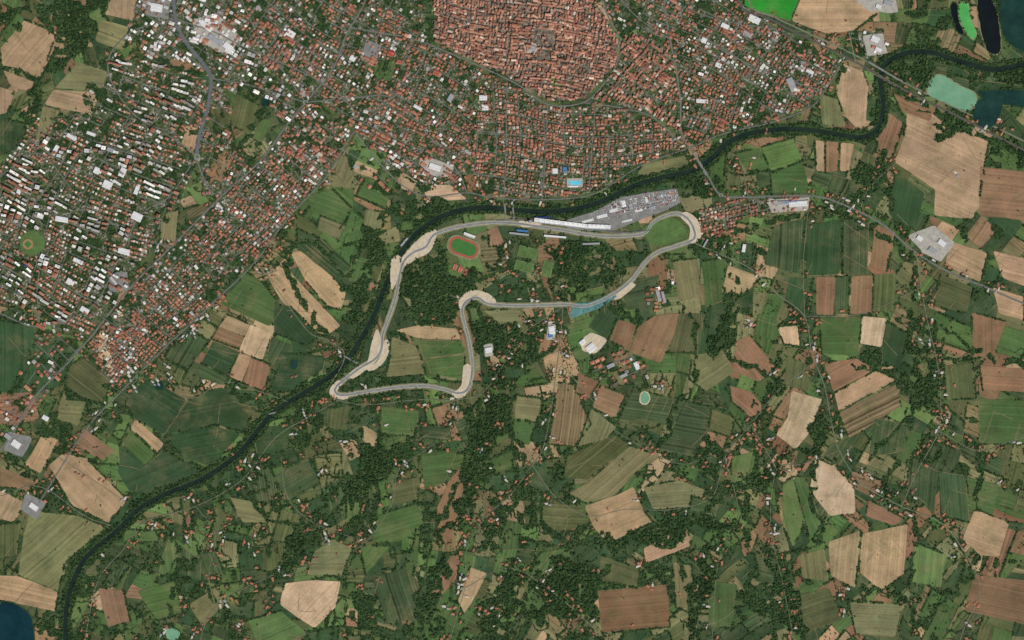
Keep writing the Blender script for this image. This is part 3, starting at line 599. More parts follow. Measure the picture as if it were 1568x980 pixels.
for di,(name,poly,ang,cu,cv,nu,nv,st,pal,fp,bp,gm,td) in enumerate(D):
    m=newmask(); fill(m,poly); m=ragged(m,16); old='old' in name; apt='apart' in name
    prev=M_bld.copy()
    if gm:
        sheet('town_ground',rough(poly,2.5),.45+di*.01,gm)
    M_urban|=m
    treeD=np.where(m,np.maximum(treeD,(td*np.clip((cl-(.55 if old else .3))*3.5,0,2.2)*np.where(park&(not old),2.0,1.0))),treeD)
    a=math.radians(ang); ca,sa=math.cos(a),math.sin(a)
    P=np.array(poly,float); cx,cy=P.mean(0); R=np.hypot(*(P-[cx,cy]).T).max()+10
    bu=nu*cu+st; bv=nv*cv+st
    B=bld_batches.setdefault(name,[])
    def X(u,v): 
        x=cx+ca*u-sa*v; y=cy+sa*u+ca*v
        return (x+8*math.sin(y/48+di)+3*math.sin(x/21),y+8*math.sin(x/51+di)+3*math.sin(y/23))
    ni=int(R/bu)+1; nj=int(R/bv)+1
    for i in range(-ni,ni+1):
        for j in range(-nj,nj+1):
            u0=i*bu;v0=j*bv
            for hor in (0,1):
                if random.random()<.25: continue
                Lx=bu if hor else bv; n=4; pts=[]
                for k in range(n+1):
                    t=Lx*k/n
                    pts.append(X(u0-st/2+t,v0-st/2) if hor else X(u0-st/2,v0-st/2+t))
                if all(at(m,*q) and not at(blocked,*q) for q in pts): streetq.append((pts,.5 if old else .62)); stroke(M_street,pts,.9)
            bj=random.uniform(-.25,.25)
            bden=fp*random.uniform(.78,1.2)
            if random.random()<.05: bden=.15
            brow=random.random()<.5; bpal=random.random(); bs=random.uniform(.88,1.15); villa=apt and random.random()<.4
            su_=random.uniform(-1,1); sv_=random.uniform(-.8,.8)
            for p_ in range(nu):
                for q_ in range(nv):
                    if random.random()>bden: continue
                    if old and 0<q_<nv-1 and 0<p_<nu-1 and random.random()<.45: continue
                    for rep in range(2 if villa else 1):
                        u=u0+(p_+.5)*cu+random.gauss(0,.45)+su_+(rep-.5)*cu*.5*villa; v=v0+(q_+.5)*cv+random.gauss(0,.45)+sv_
                        x,y=X(u,v)
                        if not at(m,x,y) or at(M_road,x,y) or at(blocked,x,y) or at(M_special,x,y) or at(M_bank,x,y) or at(prev,x,y): continue
                        if at(M_field,x,y) and 'suburban' not in name: continue
                        if at(park,x,y) and not old and random.random()<.6: continue
                        w_=cu*random.uniform(.62,.9)*bs; d_=cv*random.uniform(.6,.86)*bs
                        h=random.uniform(6,10)
                        if old: w_=cu*random.uniform(.8,1.15); d_=cv*random.uniform(.65,1.05); h=random.uniform(8,15)
                        if apt:
                            if villa: w_*=.46; d_*=.6
                            else:
                                h=random.uniform(12,22)
                                if brow: w_*=.52; d_*=1.15
                                else: d_*=.58; w_*=1.15
                        big=random.random()<bp and not villa
                        if big: w_*=random.uniform(1.3,2.0); h*=1.25
                        if not old and not apt and random.random()<.3: w_*=.7; d_*=.75
                        rc=random.choices([c for c,_ in pal],[w for _,w in pal])[0]
                        if villa: rc=random.choice([(158,106,84),(138,92,74),(174,122,98),(198,192,182)])
                        flat= (rc[0]-rc[2])<25
                        if flat and bpal<.3 and not apt: rc=pal[0][0]; flat=False
                        B.append((x,y,w_*S,d_*S,-(a+bj)+(math.pi/2 if brow and not big else 0)+random.gauss(0,.08),h,flat,jit(lin(rc),.25)))
                        stroke(M_bld,[(x-.1,y),(x+.1,y)],max(1.2,max(w_,d_)*.4))
def houses(name,L):
    v=[];f=[];mi=[];cc=[]
    for (x,y,w,d,a,h,flat,rc) in L:
        X0,Y0=W(x,y); 
        if d>w: w,d=d,w; a+=math.pi/2
        c,s=math.cos(a),math.sin(a)
        t=lambda u,q,z:(X0+c*u-s*q,Y0+s*u+c*q,z)
        b=len(v); wc=random.choice([(.5,.42,.3),(.6,.5,.36),(.55,.5,.45),(.45,.3,.2)])
        rh=.25 if flat else d*random.uniform(.2,.3); ins=0 if random.random()<.45 else min(d*.5,w*.45)
        if flat: ins=w*.1
        W2,D2=w/2,d/2
        v+=[t(-W2,-D2,.3),t(W2,-D2,.3),t(W2,D2,.3),t(-W2,D2,.3),t(-W2,-D2,h),t(W2,-D2,h),t(W2,D2,h),t(-W2,D2,h),t(-W2+ins,0,h+rh),t(W2-ins,0,h+rh)]
        F=[(0,1,5,4),(1,2,6,5),(2,3,7,6),(3,0,4,7),(4,5,9,8),(6,7,8,9),(5,6,9),(7,4,8)]
        for k,q in enumerate(F):
            f.append(tuple(b+i for i in q)); rf= k>=4 and not(k>=6 and ins==0)
            mi.append(0 if rf else 1); cc+=[(*(rc if rf else wc),1)]*len(q)
        if flat and w>20 or (not flat and random.random()<.5):
            u=random.uniform(-.25,.25)*w; q=random.uniform(-.15,.15)*d; z0=h+(.1 if flat else rh*.5); k=random.uniform(2.5,4.5) if flat else 1.1; zz=h+rh+(2.4 if flat else .9)
            b=len(v)
            v+=[t(u-k,q-k*.7,z0),t(u+k,q-k*.7,z0),t(u+k,q+k*.7,z0),t(u-k,q+k*.7,z0),t(u-k,q-k*.7,zz),t(u+k,q-k*.7,zz),t(u+k,q+k*.7,zz),t(u-k,q+k*.7,zz)]
            for q4 in [(0,1,5,4),(1,2,6,5),(2,3,7,6),(3,0,4,7),(4,5,6,7)]:
                f.append(tuple(b+i for i in q4)); mi.append(0); cc+=[(.4,.37,.33,1)]*4
    me=bpy.data.meshes.new(name); me.from_pydata(v,[],f); me.update()
    me.polygons.foreach_set('material_index',mi)
    at_=me.color_attributes.new('col','FLOAT_COLOR','CORNER'); at_.data.foreach_set('color',np.array(cc,dtype=np.float32).ravel())
    return link(name,me,['roof','wall'])
for n,L in bld_batches.items(): houses(n,L); print(n,len(L))
def multistrip(name,items,z0,dz,mt):
    v=[];f=[]
    for si,(pts,hw) in enumerate(items):
        P=np.array(pts,float);T=np.gradient(P,axis=0);T/=np.linalg.norm(T,axis=1)[:,None]+1e-9
        Nn=np.stack([-T[:,1],T[:,0]],1);b=len(v);n=len(P);z=z0+(si%97)*dz
        for q in P+Nn*hw: v.append((*W(*q),z))
        for q in P-Nn*hw: v.append((*W(*q),z))
        f+=[(b+i,b+n+i,b+n+i+1,b+i+1) for i in range(n-1)]
    me=bpy.data.meshes.new(name); me.from_pydata(v,[],f); me.update(); link(name,me,[mt])
multistrip('residential_streets',streetq,1.0,.006,'street')
tracks=[t for t in tracks if not any(at(M_urban|M_river,*q) for q in (t[0],t[len(t)//2],t[-1]))]
multistrip('farm_tracks',[(t,.32) for t in tracks],2.5,.003,'dirt')
# ------------------------------------------------------------ river, roads, track
stripmesh('riverbank',RIV,[6,6,7,7,6,6],2.85,'under')
stripmesh('river',RIV,[5,3.8,3.3,3.7,3.7,3.9,3.5,3.6,3.4,3.6,3.6],2.95,'river')
for i,(l,hw,mt) in enumerate(RD):
    nm={'rail':'railway','asphalt_dark':'highway'}.get(mt,'road')
    stripmesh(nm,l,hw,3.05+i*.012,mt)
stripmesh('trackside_verge',TRK,4.6,3.75,'verge',True)
GRAV=[[(626,381),(648,360),(668,352),(665,373),(655,388),(638,396),(622,407),(613,400)],[(577,504),(583,520),(580,545),(568,562),(558,566),(564,550),(569,525)],
[(590,520),(597,530),(589,553),(572,567),(562,566),(580,550)],[(710,560),(721,560),(719,586),(712,606),(700,610),(692,603),(706,590)],[(706,455),(722,444),(747,449),(760,463),(740,463),(728,452),(714,462),(706,476),(701,468)],
[(1050,324),(1068,336),(1077,356),(1064,372),(1055,369),(1056,348),(1042,332)],[(506,594),(518,582),(524,588),(516,600),(534,607),(526,612),(506,606)],[(599,398),(614,394),(607,432),(599,442)],[(795,338),(830,343),(800,348)],[(535,572),(560,556),(566,562),(540,580)],[(940,455),(968,432),(974,436),(948,458)]]
for i,p in enumerate(GRAV):
    fill(M_special,p); sheet('gravel_trap',spline(p,4,True),3.85+i*.01,'gravel')
infield=[(985,348),(1010,338),(1030,333),(1046,345),(1050,362),(1030,370),(1005,376),(992,370)]
sheet('infield_grass',spline(infield,5,True),3.8,'grass')
fill(M_special,infield)
sheet('run_off_paving',[(872,478),(882,464),(905,463),(938,449),(945,454),(918,472),(890,482),(876,488)],3.98,'teal'); 
PADD=[(868,336),(915,322),(950,302),(1035,288),(1043,310),(1020,322),(985,335),(940,352),(900,354),(868,350)]
sheet('paddock',rough(PADD,.8),4.0,'asphalt'); fill(M_special,PADD)
stripmesh('race_track',TRK,1.8,4.1,'asphalt',True)
stripmesh('track_edge_line',TRK,2.05,4.05,'white',True)
stripmesh('pit_lane',spline([(995,352),(960,356),(920,353),(870,346),(830,340),(790,336),(760,338)],4),.9,4.2,'asphalt_dark')
LK=[('lake','water_green',[(1430,118),(1445,116),(1470,132),(1492,142),(1494,160),(1480,170),(1450,158),(1420,142)]),
('lake','water_dark',[(1495,158),(1515,148),(1534,160),(1524,190),(1505,196),(1490,180)]),
('pond','water_black',[(1497,2),(1514,-4),(1526,20),(1532,76),(1514,80),(1503,50)]),('pond','water_algae',[(1468,8),(1482,5),(1486,30),(1495,50),(1490,60),(1478,48),(1470,30)]),
('lake','water_dark',[(1538,-20),(1600,-20),(1600,80),(1545,66),(1530,20)]),('lake','water_dark',[(1500,140),(1560,138),(1620,150),(1620,168),(1540,160),(1515,158)]),
('pond','water_teal',[(-30,932),(10,922),(38,934),(50,956),(44,1010),(-30,1010)]),('pond','water_black',[(1456,10),(1464,5),(1467,30),(1476,52),(1464,46)]),
('pond','water_green',[(983,602),(991,602),(994,611),(989,618),(981,615)]),('pond','water_dark',[(240,583),(250,586),(248,597),(238,595)]),('pond','water_dark',[(448,552),(456,554),(452,566),(444,562)]),
('pond','water_green',[(254,964),(266,962),(276,970),(270,980),(256,978)]),('pond','water_dark',[(402,150),(412,152),(412,162),(402,160)])]
for i,(n,m_,p) in enumerate(LK):
    fill(M_special,p); sheet(n+'_shore',inset(spline(p,4,True),-2),2.98+i*.004,'gravel' if i in(8,) else 'verge' if i in(0,2,3) else 'under'); sheet(n,[(x+random.uniform(-.7,.7),y+random.uniform(-.7,.7)) for x,y in spline(p,4,True)],4.3+i*.01,m_)
for i,(n,p,mt) in enumerate([('factory_yard',[(1390,360),(1430,345),(1462,372),(1440,402),(1410,385)],'concrete'),('factory_yard',[(1175,305),(1240,303),(1238,322),(1180,325)],'concrete'),('factory_yard',[(215,-10),(260,-10),(258,30),(225,25)],'asphalt'),
 ('factory_yard',[(295,30),(330,20),(372,60),(345,85),(300,60)],'concrete'),('car_park',[(640,248),(655,240),(695,256),(690,272),(660,268)],'concrete'),('factory_yard',[(888,522),(905,508),(930,520),(912,542),(892,538)],'gravel'),
 ('factory_yard',[(1310,0),(1370,-10),(1375,20),(1330,18)],'concrete'),('car_park',[(165,420),(195,415),(198,445),(168,448)],'asphalt'),('factory_yard',[(1320,55),(1352,50),(1360,82),(1328,86)],'concrete'),
 ('car_park',[(560,60),(585,70),(575,100),(552,90)],'asphalt'),('car_park',[(838,495),(852,497),(850,522),(836,520)],'concrete'),('town_square',[(800,68),(822,66),(824,80),(802,84)],'concrete'),('factory_yard',[(15,660),(50,670),(35,700),(5,690)],'asphalt'),
 ('car_park',[(740,528),(754,525),(756,543),(742,546)],'concrete'),('town_square',[(842,112),(862,110),(866,146),(846,146)],'grass'),('factory_yard',[(40,755),(72,770),(55,795),(30,780)],'asphalt')]):
    sheet(n,rough(p,1.2),2.66+i*.01,mt); fill(M_special,p)
# ------------------------------------------------------------ landmark structures
def A(d): return math.radians(d)
def oval(cx,cy,L,R,ang,n=14):
    a=math.radians(ang);out=[]
    for k in range(n+1):
        t=-math.pi/2+math.pi*k/n; out.append((L/2+R*math.cos(t),R*math.sin(t)))
    for k in range(n+1):
        t=math.pi/2+math.pi*k/n; out.append((-L/2+R*math.cos(t),R*math.sin(t)))
    return [(cx+math.cos(a)*u-math.sin(a)*v,cy+math.sin(a)*u+math.cos(a)*v) for u,v in out]
sheet('stadium_apron',oval(710,379,22,16,20),4.4,'verge')
sheet('running_track',oval(710,379,20,13.5,20),4.5,'redtrack')
sheet('athletics_infield',oval(710,379,20,10,20),4.6,'pitch')
mb=MB(); x,y=W(718,363)
for k in range(5): mb.box(x+k*3*math.sin(A(20)),y+k*3,4.5,70,3,1.2+k*1.1,A(-20),'concrete')
mb.box(x+4,y+12,11,72,14,.6,A(-20),'metal'); mb.obj('stadium_grandstand')
for i,(cx,cy) in enumerate([(697,409),(705,413),(714,417)]):
    mb=MB(); x,y=W(cx,cy); mb.box(x,y,4.5,26,40,.2,A(-20),'redtrack')
    for dx in(-8,8): mb.box(x+dx*math.cos(A(-20)),y+dx*math.sin(A(-20)),4.7,.8,28,.05,A(-20),'white')
    mb.box(x,y,4.7,18,.4,1.0,A(-20),'white'); mb.obj('tennis_court')
for i,(cx,cy,w,h,ang) in enumerate([(808,387,30,18,14),(802,408,28,16,14),(838,412,16,24,14)]):
    a=A(-ang); 
    q=[(cx+math.cos(-a)*u-math.sin(-a)*v_,cy+math.sin(-a)*u+math.cos(-a)*v_) for u,v_ in((-w/2,-h/2),(w/2,-h/2),(w/2,h/2),(-w/2,h/2))]
    sheet('football_pitch',q,4.4+i*.01,'grass'); fill(M_special,q)
    mb=MB(); X0,Y0=W(cx,cy)
    c_,s_=math.cos(a),math.sin(a)
    for u,v_,sx,sy in((0,-h/2+1,w-2,.06),(0,h/2-1,w-2,.06),(-w/2+1,0,.06,h-2),(w/2-1,0,.06,h-2),(0,0,.06,h-2)):
        mb.box(X0+(c_*u-s_*v_)*S,Y0+(s_*u+c_*v_)*S,4.5,sx*S,sy*S,.06,a,'white')
    mb.obj('pitch_markings')
mb=MB(); x,y=W(880,280); mb.box(x,y,1.2,96,56,.6,A(0),'concrete'); mb.box(x+6,y,1.8,62,24,.25,0,'pool')
for k in range(5): mb.box(x+6,y-10+k*5,2.05,60,.4,.02,0,'white')
mb.box(x-36,y+6,1.8,14,14,.25,0,'pool'); mb.box(x-10,y-22,1.8,60,9,5,0,'plaster','metal'); mb.obj('swimming_pool')
sheet('baseball_outfield',[(50+19*math.cos(t*.3),372+19*math.sin(t*.3)) for t in range(21)],4.4,'grass')
sheet('baseball_diamond',[(43+8*math.cos(t*.5),374+8*math.sin(t*.5)) for t in range(13)],4.5,'clay')
sheet('baseball_infield',[(43,368),(49,374),(43,380),(37,374)],4.6,'pitch')
for cx,cy,r in((302,240,5),(468,157,4),(1104,299,3.4)):
        sheet('roundabout',[(cx+r*math.cos(t*.3),cy+r*math.sin(t*.3)) for t in range(21)],4.0,'asphalt')
        sheet('roundabout_island',[(cx+r*.5*math.cos(t*.3),cy+r*.5*math.sin(t*.3)) for t in range(21)],4.2,'grass')
def warehouse(cx,cy,w,d,ang,mt='metal',name='warehouse',bays=2,h=9):
    mb=MB(); a=A(-ang); X0,Y0=W(cx,cy); w*=S;d*=S
    mb.box(X0,Y0,.5,w,d,h,a,'wallc')
    for b in range(bays):
        v_=(-d/2)+(b+.5)*d/bays
        mb.gable(X0-math.sin(a)*v_,Y0+math.cos(a)*v_,h+.5,w,d/bays-.3,1.8,a,mt,'wallc',.1)
    for k in range(int(w//14)):
        u=-w/2+8+k*14
        for b in range(bays):
            v_=(-d/2)+(b+.3)*d/bays
            mb.box(X0+math.cos(a)*u-math.sin(a)*v_,Y0+math.sin(a)*u+math.cos(a)*v_,h+1,5,2,1.4,a,'greymetal')
    for k in range(3):
        u=(-.3+.3*k)*w; v_=-d/2-.05
        mb.box(X0+math.cos(a)*u-math.sin(a)*v_,Y0+math.sin(a)*u+math.cos(a)*v_,.6,6,.3,5,a,'greymetal')
    mb.obj(name); fill(M_special,[(cx+math.cos(-a)*u*w/S-math.sin(-a)*q*d/S,cy+math.sin(-a)*u*w/S+math.cos(-a)*q*d/S) for u,q in((-.5,-.5),(.5,-.5),(.5,.5),(-.5,.5))])
for w_ in [(666,256,18,9,18,'metal'),(650,266,6,5,18,'metal'),(1196,311,24,6,-3,'greymetal'),(1222,312,28,8,-3,'metal'),(1210,309,20,3,-3,'blue'),(1442,372,12,8,35,'metal'),(1428,384,14,7,35,'greymetal'),(1408,365,9,7,35,'metal'),
 (240,12,18,12,10,'metal'),(232,-8,14,8,10,'greymetal'),(316,40,22,8,38,'metal'),(330,62,26,9,38,'greymetal'),(350,72,16,9,38,'metal'),(905,533,14,12,-38,'metal'),(892,524,10,7,-38,'metal'),(845,506,9,13,-10,'metal'),(843,514,7,5,-10,'blue'),
 (1155,30,18,10,25,'metal'),(1145,52,14,8,25,'greymetal'),(1340,60,12,9,25,'metal'),(1345,76,10,6,25,'metal'),(1360,5,14,8,20,'greymetal'),(1345,10,8,6,20,'metal'),(748,536,10,8,-10,'metal'),(25,680,14,10,35,'metal'),(12,668,10,7,35,'greymetal'),
 (210,332,16,12,25,'metal'),(95,336,20,8,10,'metal'),(165,283,14,12,25,'metal'),(150,262,12,10,25,'metal'),(188,264,9,14,25,'metal'),(190,385,18,9,15,'metal'),(445,52,14,10,32,'metal'),(540,90,9,7,32,'metal'),(598,82,9,8,20,'red'),(612,95,9,6,20,'redtrack'),(668,112,10,8,30,'redtrack'),
 (1075,155,18,6,5,'metal'),(1078,62,8,8,20,'metal'),(1212,130,10,22,-25,'greymetal'),(865,260,6,9,0,'blue'),(850,262,8,8,0,'metal'),(130,475,14,8,30,'metal'),(108,432,12,9,30,'metal'),(62,500,14,6,30,'redtrack'),(52,776,14,8,35,'metal'),(70,640,10,7,30,'metal'),(975,560,7,12,-25,'metal'),(935,560,12,6,-25,'greymetal'),(955,575,12,5,-25,'greymetal'),
 (1008,452,5,20,-15,'greymetal'),(1016,455,4,18,-15,'greymetal'),(1139,380,5,12,10,'metal'),(740,150,12,8,0,'metal'),(743,165,10,8,0,'metal'),(815,74,10,8,10,'greymetal'),(40,405,7,8,10,'navy'),(640,165,14,5,30,'metal'),(690,150,7,12,30,'greymetal'),
 (110,210,16,6,30,'metal'),(85,230,6,16,30,'metal'),(140,205,14,5,20,'metal'),(30,290,6,16,15,'metal'),(120,400,16,6,25,'metal'),(170,230,12,6,20,'greymetal'),(60,330,14,7,20,'metal'),(210,290,6,16,20,'metal'),(1110,40,12,7,25,'metal'),(1100,100,9,7,25,'metal'),(1240,110,12,5,25,'metal')]:
    warehouse(*w_)
def along(line,t):
    P=np.array(line);n=len(P)-1;f_=t*n;i=min(n-1,int(f_));return P[i]+(P[i+1]-P[i])*(f_-i)
mb=MB(); line=[(818,338),(860,343),(900,348),(934,349)]
for k in range(16):
    px,py=along(line,(k+.5)/16); X0,Y0=W(px,py-1.5); mb.box(X0,Y0,4.2,30.5,23,10+(k%2)*.02,A(-5),'plaster','white' if k%5 else 'metal')
    mb.box(X0,Y0-11.9,8,28,.8,2.2,A(-5),'glass'); mb.box(X0,Y0-14.5,12,30,6,.5+(k%2)*.02,A(-5),'greymetal'); mb.box(X0,Y0-11.9,4.3,10,.8,3,A(-5),'navy')
    mb.box(X0+4,Y0+3,14.2,7,4,1.6,A(-5),'greymetal')
mb.obj('pit_building')
mb=MB(); X0,Y0=W(812,340); mb.box(X0,Y0,4.2,14,14,22,A(-5),'plaster','metal'); mb.box(X0,Y0,26.2,18,18,3.5,A(-5),'glass','greymetal'); mb.box(X0,Y0,29.7,.6,.6,8,0,'metal'); mb.obj('race_control_tower')
for cx,cy,w,d,ang,mt in [(830,332,26,4,-4,'navy'),(795,357,30,3,6,'greymetal'),(850,361,34,4,5,'metal'),(800,352,18,3,6,'blue'),(905,372,26,3,-2,'greymetal'),(1079,372,14,3,-60,'greymetal'),(618,370,16,3,-50,'greymetal')]:
    mb=MB(); X0,Y0=W(cx,cy); a=A(-ang); 
    for k in range(5):
        mb.box(X0-math.sin(a)*(-k*2.4),Y0+math.cos(a)*(-k*2.4),4.0,w*S,2.4,1.5+k*1.4,a,'concrete' if k%2 else mt)
    mb.box(X0+math.sin(a)*5,Y0-math.cos(a)*5,13,w*S,11,.5,a,mt)
    for k in range(6):
        u=(-.45+.18*k)*w*S; mb.box(X0+math.cos(a)*u+math.sin(a)*10.5,Y0+math.sin(a)*u-math.cos(a)*10.5,4,.6,.6,9,0,'greymetal')
    mb.obj('grandstand')
def truck(cx,cy,ang):
    mb=MB(); X0,Y0=W(cx,cy); a=A(ang); c_,s_=math.cos(a),math.sin(a)
    col=random.choice(['white','white','metal','red','navy','greymetal'])
    mb.box(X0,Y0,5.2,13,3,3,a,col); mb.box(X0+c_*8.2,Y0+s_*8.2,4.8,2.4,2.6,2.6,a,'white'); mb.box(X0+c_*9.45,Y0+s_*9.45,6.2,.1,2.2,.9,a,'glass')
    for u in(-5,-3.5,4,8):
        for q in(-1.3,1.3): mb.box(X0+c_*u-s_*q,Y0+s_*u+c_*q,4.2,1,.4,1,a,'glass')
    mb.obj('truck')
for k in range(110):
    t=random.random(); px=935+100*t; py=318-17*t+random.choice([-8,-4,0,5,10])+random.uniform(-.6,.6)
    if at(M_special,px,py): truck(px,py,random.choice([10,100]))
mb=MB()
for k in range(1500):
    px=random.uniform(905,1040); py=random.choice([296,300,304.5,309,313,318,323])+ (1000-px)*.16+random.uniform(-.3,.3)
    if not at(M_special,px,py): continue
    X0,Y0=W(px,py); col=random.choice(['white','metal','glass','red','navy','greymetal','white'])
    a=A(10+90); mb.box(X0,Y0,4.2,4.3,1.8,.8,a,col); mb.box(X0,Y0,5.0,2.2,1.6,.6,a,'glass',col)
mb.obj('parked_cars')
for cx,cy,w,d,mt in [(922,331,16,5,'metal'),(940,322,14,5,'metal'),(955,312,6,10,'metal'),(966,316,5,9,'greymetal'),(978,322,12,4,'metal'),(1012,300,12,4,'greymetal'),(990,306,4,8,'metal'),(900,338,18,4,'metal'),(880,340,14,3,'greymetal'),(1028,296,8,5,'terracotta'),(960,338,16,3,'metal'),(1000,318,8,5,'greymetal')]:
    warehouse(cx,cy,w,d,-14,mt,'team_hospitality_tent',2,5)
def bridge(a,b,w,name='bridge',z=4.6,mt='asphalt'):
    (x0,y0),(x1,y1)=W(*a),W(*b); L=math.hypot(x1-x0,y1-y0); an=math.atan2(y1-y0,x1-x0); mx,my=(x0+x1)/2,(y0+y1)/2
    mb=MB(); mb.box(mx,my,z-.8,L,w,.8,an,mt)
    for s_ in(-1,1): mb.box(mx-math.sin(an)*s_*w/2,my+math.cos(an)*s_*w/2,z-.9,L,.6,1.9,an,'concrete')
    for k in range(1,4):
        t=k/4; mb.box(x0+(x1-x0)*t,y0+(y1-y0)*t,0,2,w*.8,z-.9,an,'concrete')
    mb.obj(name)
bridge((1062,234),(1082,268),13); bridge((1325,104),(1375,133),14,'railway_bridge',5,'rail'); bridge((1330,95),(1382,125),9,'bridge')
bridge((773,312),(775,336),6,'footbridge'); bridge((785,312),(787,336),8,'footbridge'); bridge((518,541),(548,556),7,'footbridge'); bridge((412,634),(426,631),8,'weir')
mb=MB(); X0,Y0=W(790,40); mb.box(X0,Y0,.5,46,20,16,A(-12),'plaster'); mb.gable(X0,Y0,16.5,46,20,5,A(-12)); mb.box(X0-30,Y0+6,.5,8,8,36,A(-12),'terracotta'); mb.gable(X0-30,Y0+6,36.5,8,8,5,A(-12)); mb.obj('church')
# ------------------------------------------------------------ farmhouses
def farmproto(i):
    mb=MB(); w=random.uniform(13,20);d=random.uniform(10,13);h=6.2
    rk=['terracotta','terracotta','roofbrown','roofgrey'][i%4]
    mb.box(0,0,0,w,d,h,0,'plaster'); mb.gable(0,0,h,w,d,2.6,0,rk,'plaster',.7)
    for k in range(int(w//4)):
        for z in(1,3.9):
            for s_ in(-1,1): mb.box(-w/2+2.5+k*4,s_*(d/2+.02),z,1.1,.12,1.4,0,'glass')
    mb.box(0,-d/2-.05,.0,1.2,.14,2.2,0,'bark'); mb.box(w*.2,1.5,h+1,.9,.9,2.4,0,'terracotta')
    if i%2: mb.box(w/2+4,-1,0,7.8,7,3.2,0,'plaster'); mb.gable(w/2+4,-1,3.2,7.8,7,1.4,0,rk,'plaster',.3)
    if i%3==0: mb.box(-w/2-14,8,0,16,9,4.5,0,'concrete'); mb.gable(-w/2-14,8,4.5,16,9,1.8,0,'greymetal' if i%2 else rk,'concrete',.4)
    me=bpy.data.meshes.new('farmhouse'); me.from_pydata(mb.v,[],mb.f); me.update(); me.polygons.foreach_set('material_index',mb.m)
    for k in mb.mats: me.materials.append(M[k])
    return me
M['roofbrown']=simple('brown_roof',(130,94,76),.2,.2); M['roofgrey']=simple('pale_roof',(186,178,166),.15,.2)
FP=[farmproto(i) for i in range(8)]
farm=0
bad=M_river|M_track|M_special|M_urban
def put_farm(x,y,a):
    global farm
    if at(bad,x,y) or at(M_road,x,y) or at(M_bld,x,y): return
    if at(M_field,x,y) and random.random()<.8: return
    o=bpy.data.objects.new('farmhouse',random.choice(FP)); root.objects.link(o)
    X0,Y0=W(x,y); o.location=(X0,Y0,1.8); o.rotation_euler=(0,0,a); s=random.uniform(.7,1.2); o.scale=(s,s,1)
    stroke(M_bld,[(x-.1,y),(x+.1,y)],2.3); farm+=1
    xi,yi=int(x+OX),int(y+OY); r=9
    X_,Y_=np.meshgrid(np.arange(-r,r),np.arange(-r,r)); g=np.exp(-(X_**2+Y_**2)/32.)*.26
    sl=treeD[yi-r:yi+r,xi-r:xi+r]
    if sl.shape==g.shape: np.maximum(sl,g*(.1+1.3*cl[yi-r:yi+r,xi-r:xi+r]),out=sl)
for l,hw,mt in RD:
    if mt not in('road','street'): continue
    for i in range(len(l)-1):
        for _ in range(2):
            if random.random()<.36:
                p=np.array(l[i]);q=np.array(l[i+1]);t=q-p;L=np.linalg.norm(t)+1e-6;n=np.array([-t[1],t[0]])/L
                o_=random.choice([-1,1])*(random.uniform(3.2,5)+abs(random.gauss(0,5)))
                c=p+t*random.random()+n*o_; put_farm(c[0],c[1],-math.atan2(t[1],t[0])+random.choice([0,math.pi/2])+random.gauss(0,.15))
for k in range(260):
    x=random.uniform(-150,1700);y=random.uniform(180,1100)
    if k>190: x=random.uniform(200,800); y=random.uniform(640,1000)
    for _ in range(random.randint(1,4)): put_farm(x+random.gauss(0,5),y+random.gauss(0,5),random.uniform(0,3.14))
for k in range(60): put_farm(random.uniform(745,870),random.uniform(365,590),random.uniform(0,3.14))
print('farmhouses',farm)
# ------------------------------------------------------------ trees
def make_tree(i):
    r=random.Random(50+i); v=[];f=[];mi=[]
    def ring(z,rad,n=5,ox=0,oy=0):
        b=len(v)
        for k in range(n): v.append((ox+rad*math.cos(6.283*k/n),oy+rad*math.sin(6.283*k/n),z))
        return b
    a=ring(0,.09);b=ring(.9,.05)
    for k in range(5): f.append((a+k,a+(k+1)%5,b+(k+1)%5,b+k)); mi.append(1)
    for q in range(4):
        t=6.283*q/4+r.random(); a=ring(.6,.035,3); b=ring(1.1,.015,3,.5*math.cos(t),.5*math.sin(t))
        for k in range(3): f.append((a+k,a+(k+1)%3,b+(k+1)%3,b+k)); mi.append(1)
    ico=[(0,0,1)]+[(.894*math.cos(6.283*k/5),.894*math.sin(6.283*k/5),.447) for k in range(5)]+[(.894*math.cos(6.283*(k+.5)/5),.894*math.sin(6.283*(k+.5)/5),-.447) for k in range(5)]+[(0,0,-1)]
    icf=[(0,1+k,1+(k+1)%5) for k in range(5)]+[(1+k,6+k,1+(k+1)%5) for k in range(5)]+[(1+(k+1)%5,6+k,6+(k+1)%5) for k in range(5)]+[(11,6+(k+1)%5,6+k) for k in range(5)]
    for q in range(8):
        t=r.random()*6.283; d=math.sqrt(r.random())*.68; cz=1.15+r.random()*.55-(d*.45); R=r.uniform(.28,.46); cx,cy=d*math.cos(t),d*math.sin(t)
        b=len(v)
        for p in ico:
            k=R*r.uniform(.75,1.25); v.append((cx+p[0]*k,cy+p[1]*k,cz+p[2]*k*.8))
        for g in icf: f.append(tuple(b+j for j in g)); mi.append(0)
    for q in range(70):
        t=r.random()*6.283; ph=math.acos(r.uniform(-.5,1)); R=r.uniform(.75,1.05)
        c=(R*math.sin(ph)*math.cos(t),R*math.sin(ph)*math.sin(t),1.2+.62*R*math.cos(ph)); b=len(v); s=.12
        for _ in range(4): v.append(tuple(c[j]+r.uniform(-s,s) for j in range(3)))
        f.append((b,b+1,b+2,b+3)); mi.append(0)
    me=bpy.data.meshes.new('tree'); me.from_pydata(v,[],f); me.update(); me.polygons.foreach_set('material_index',mi)
    me.materials.append(M['leaf']); me.materials.append(M['bark'])
    return bpy.data.objects.new('tree',me)
tcol=bpy.data.collections.new('tree_kinds')
for i in range(5): tcol.objects.link(make_tree(i))
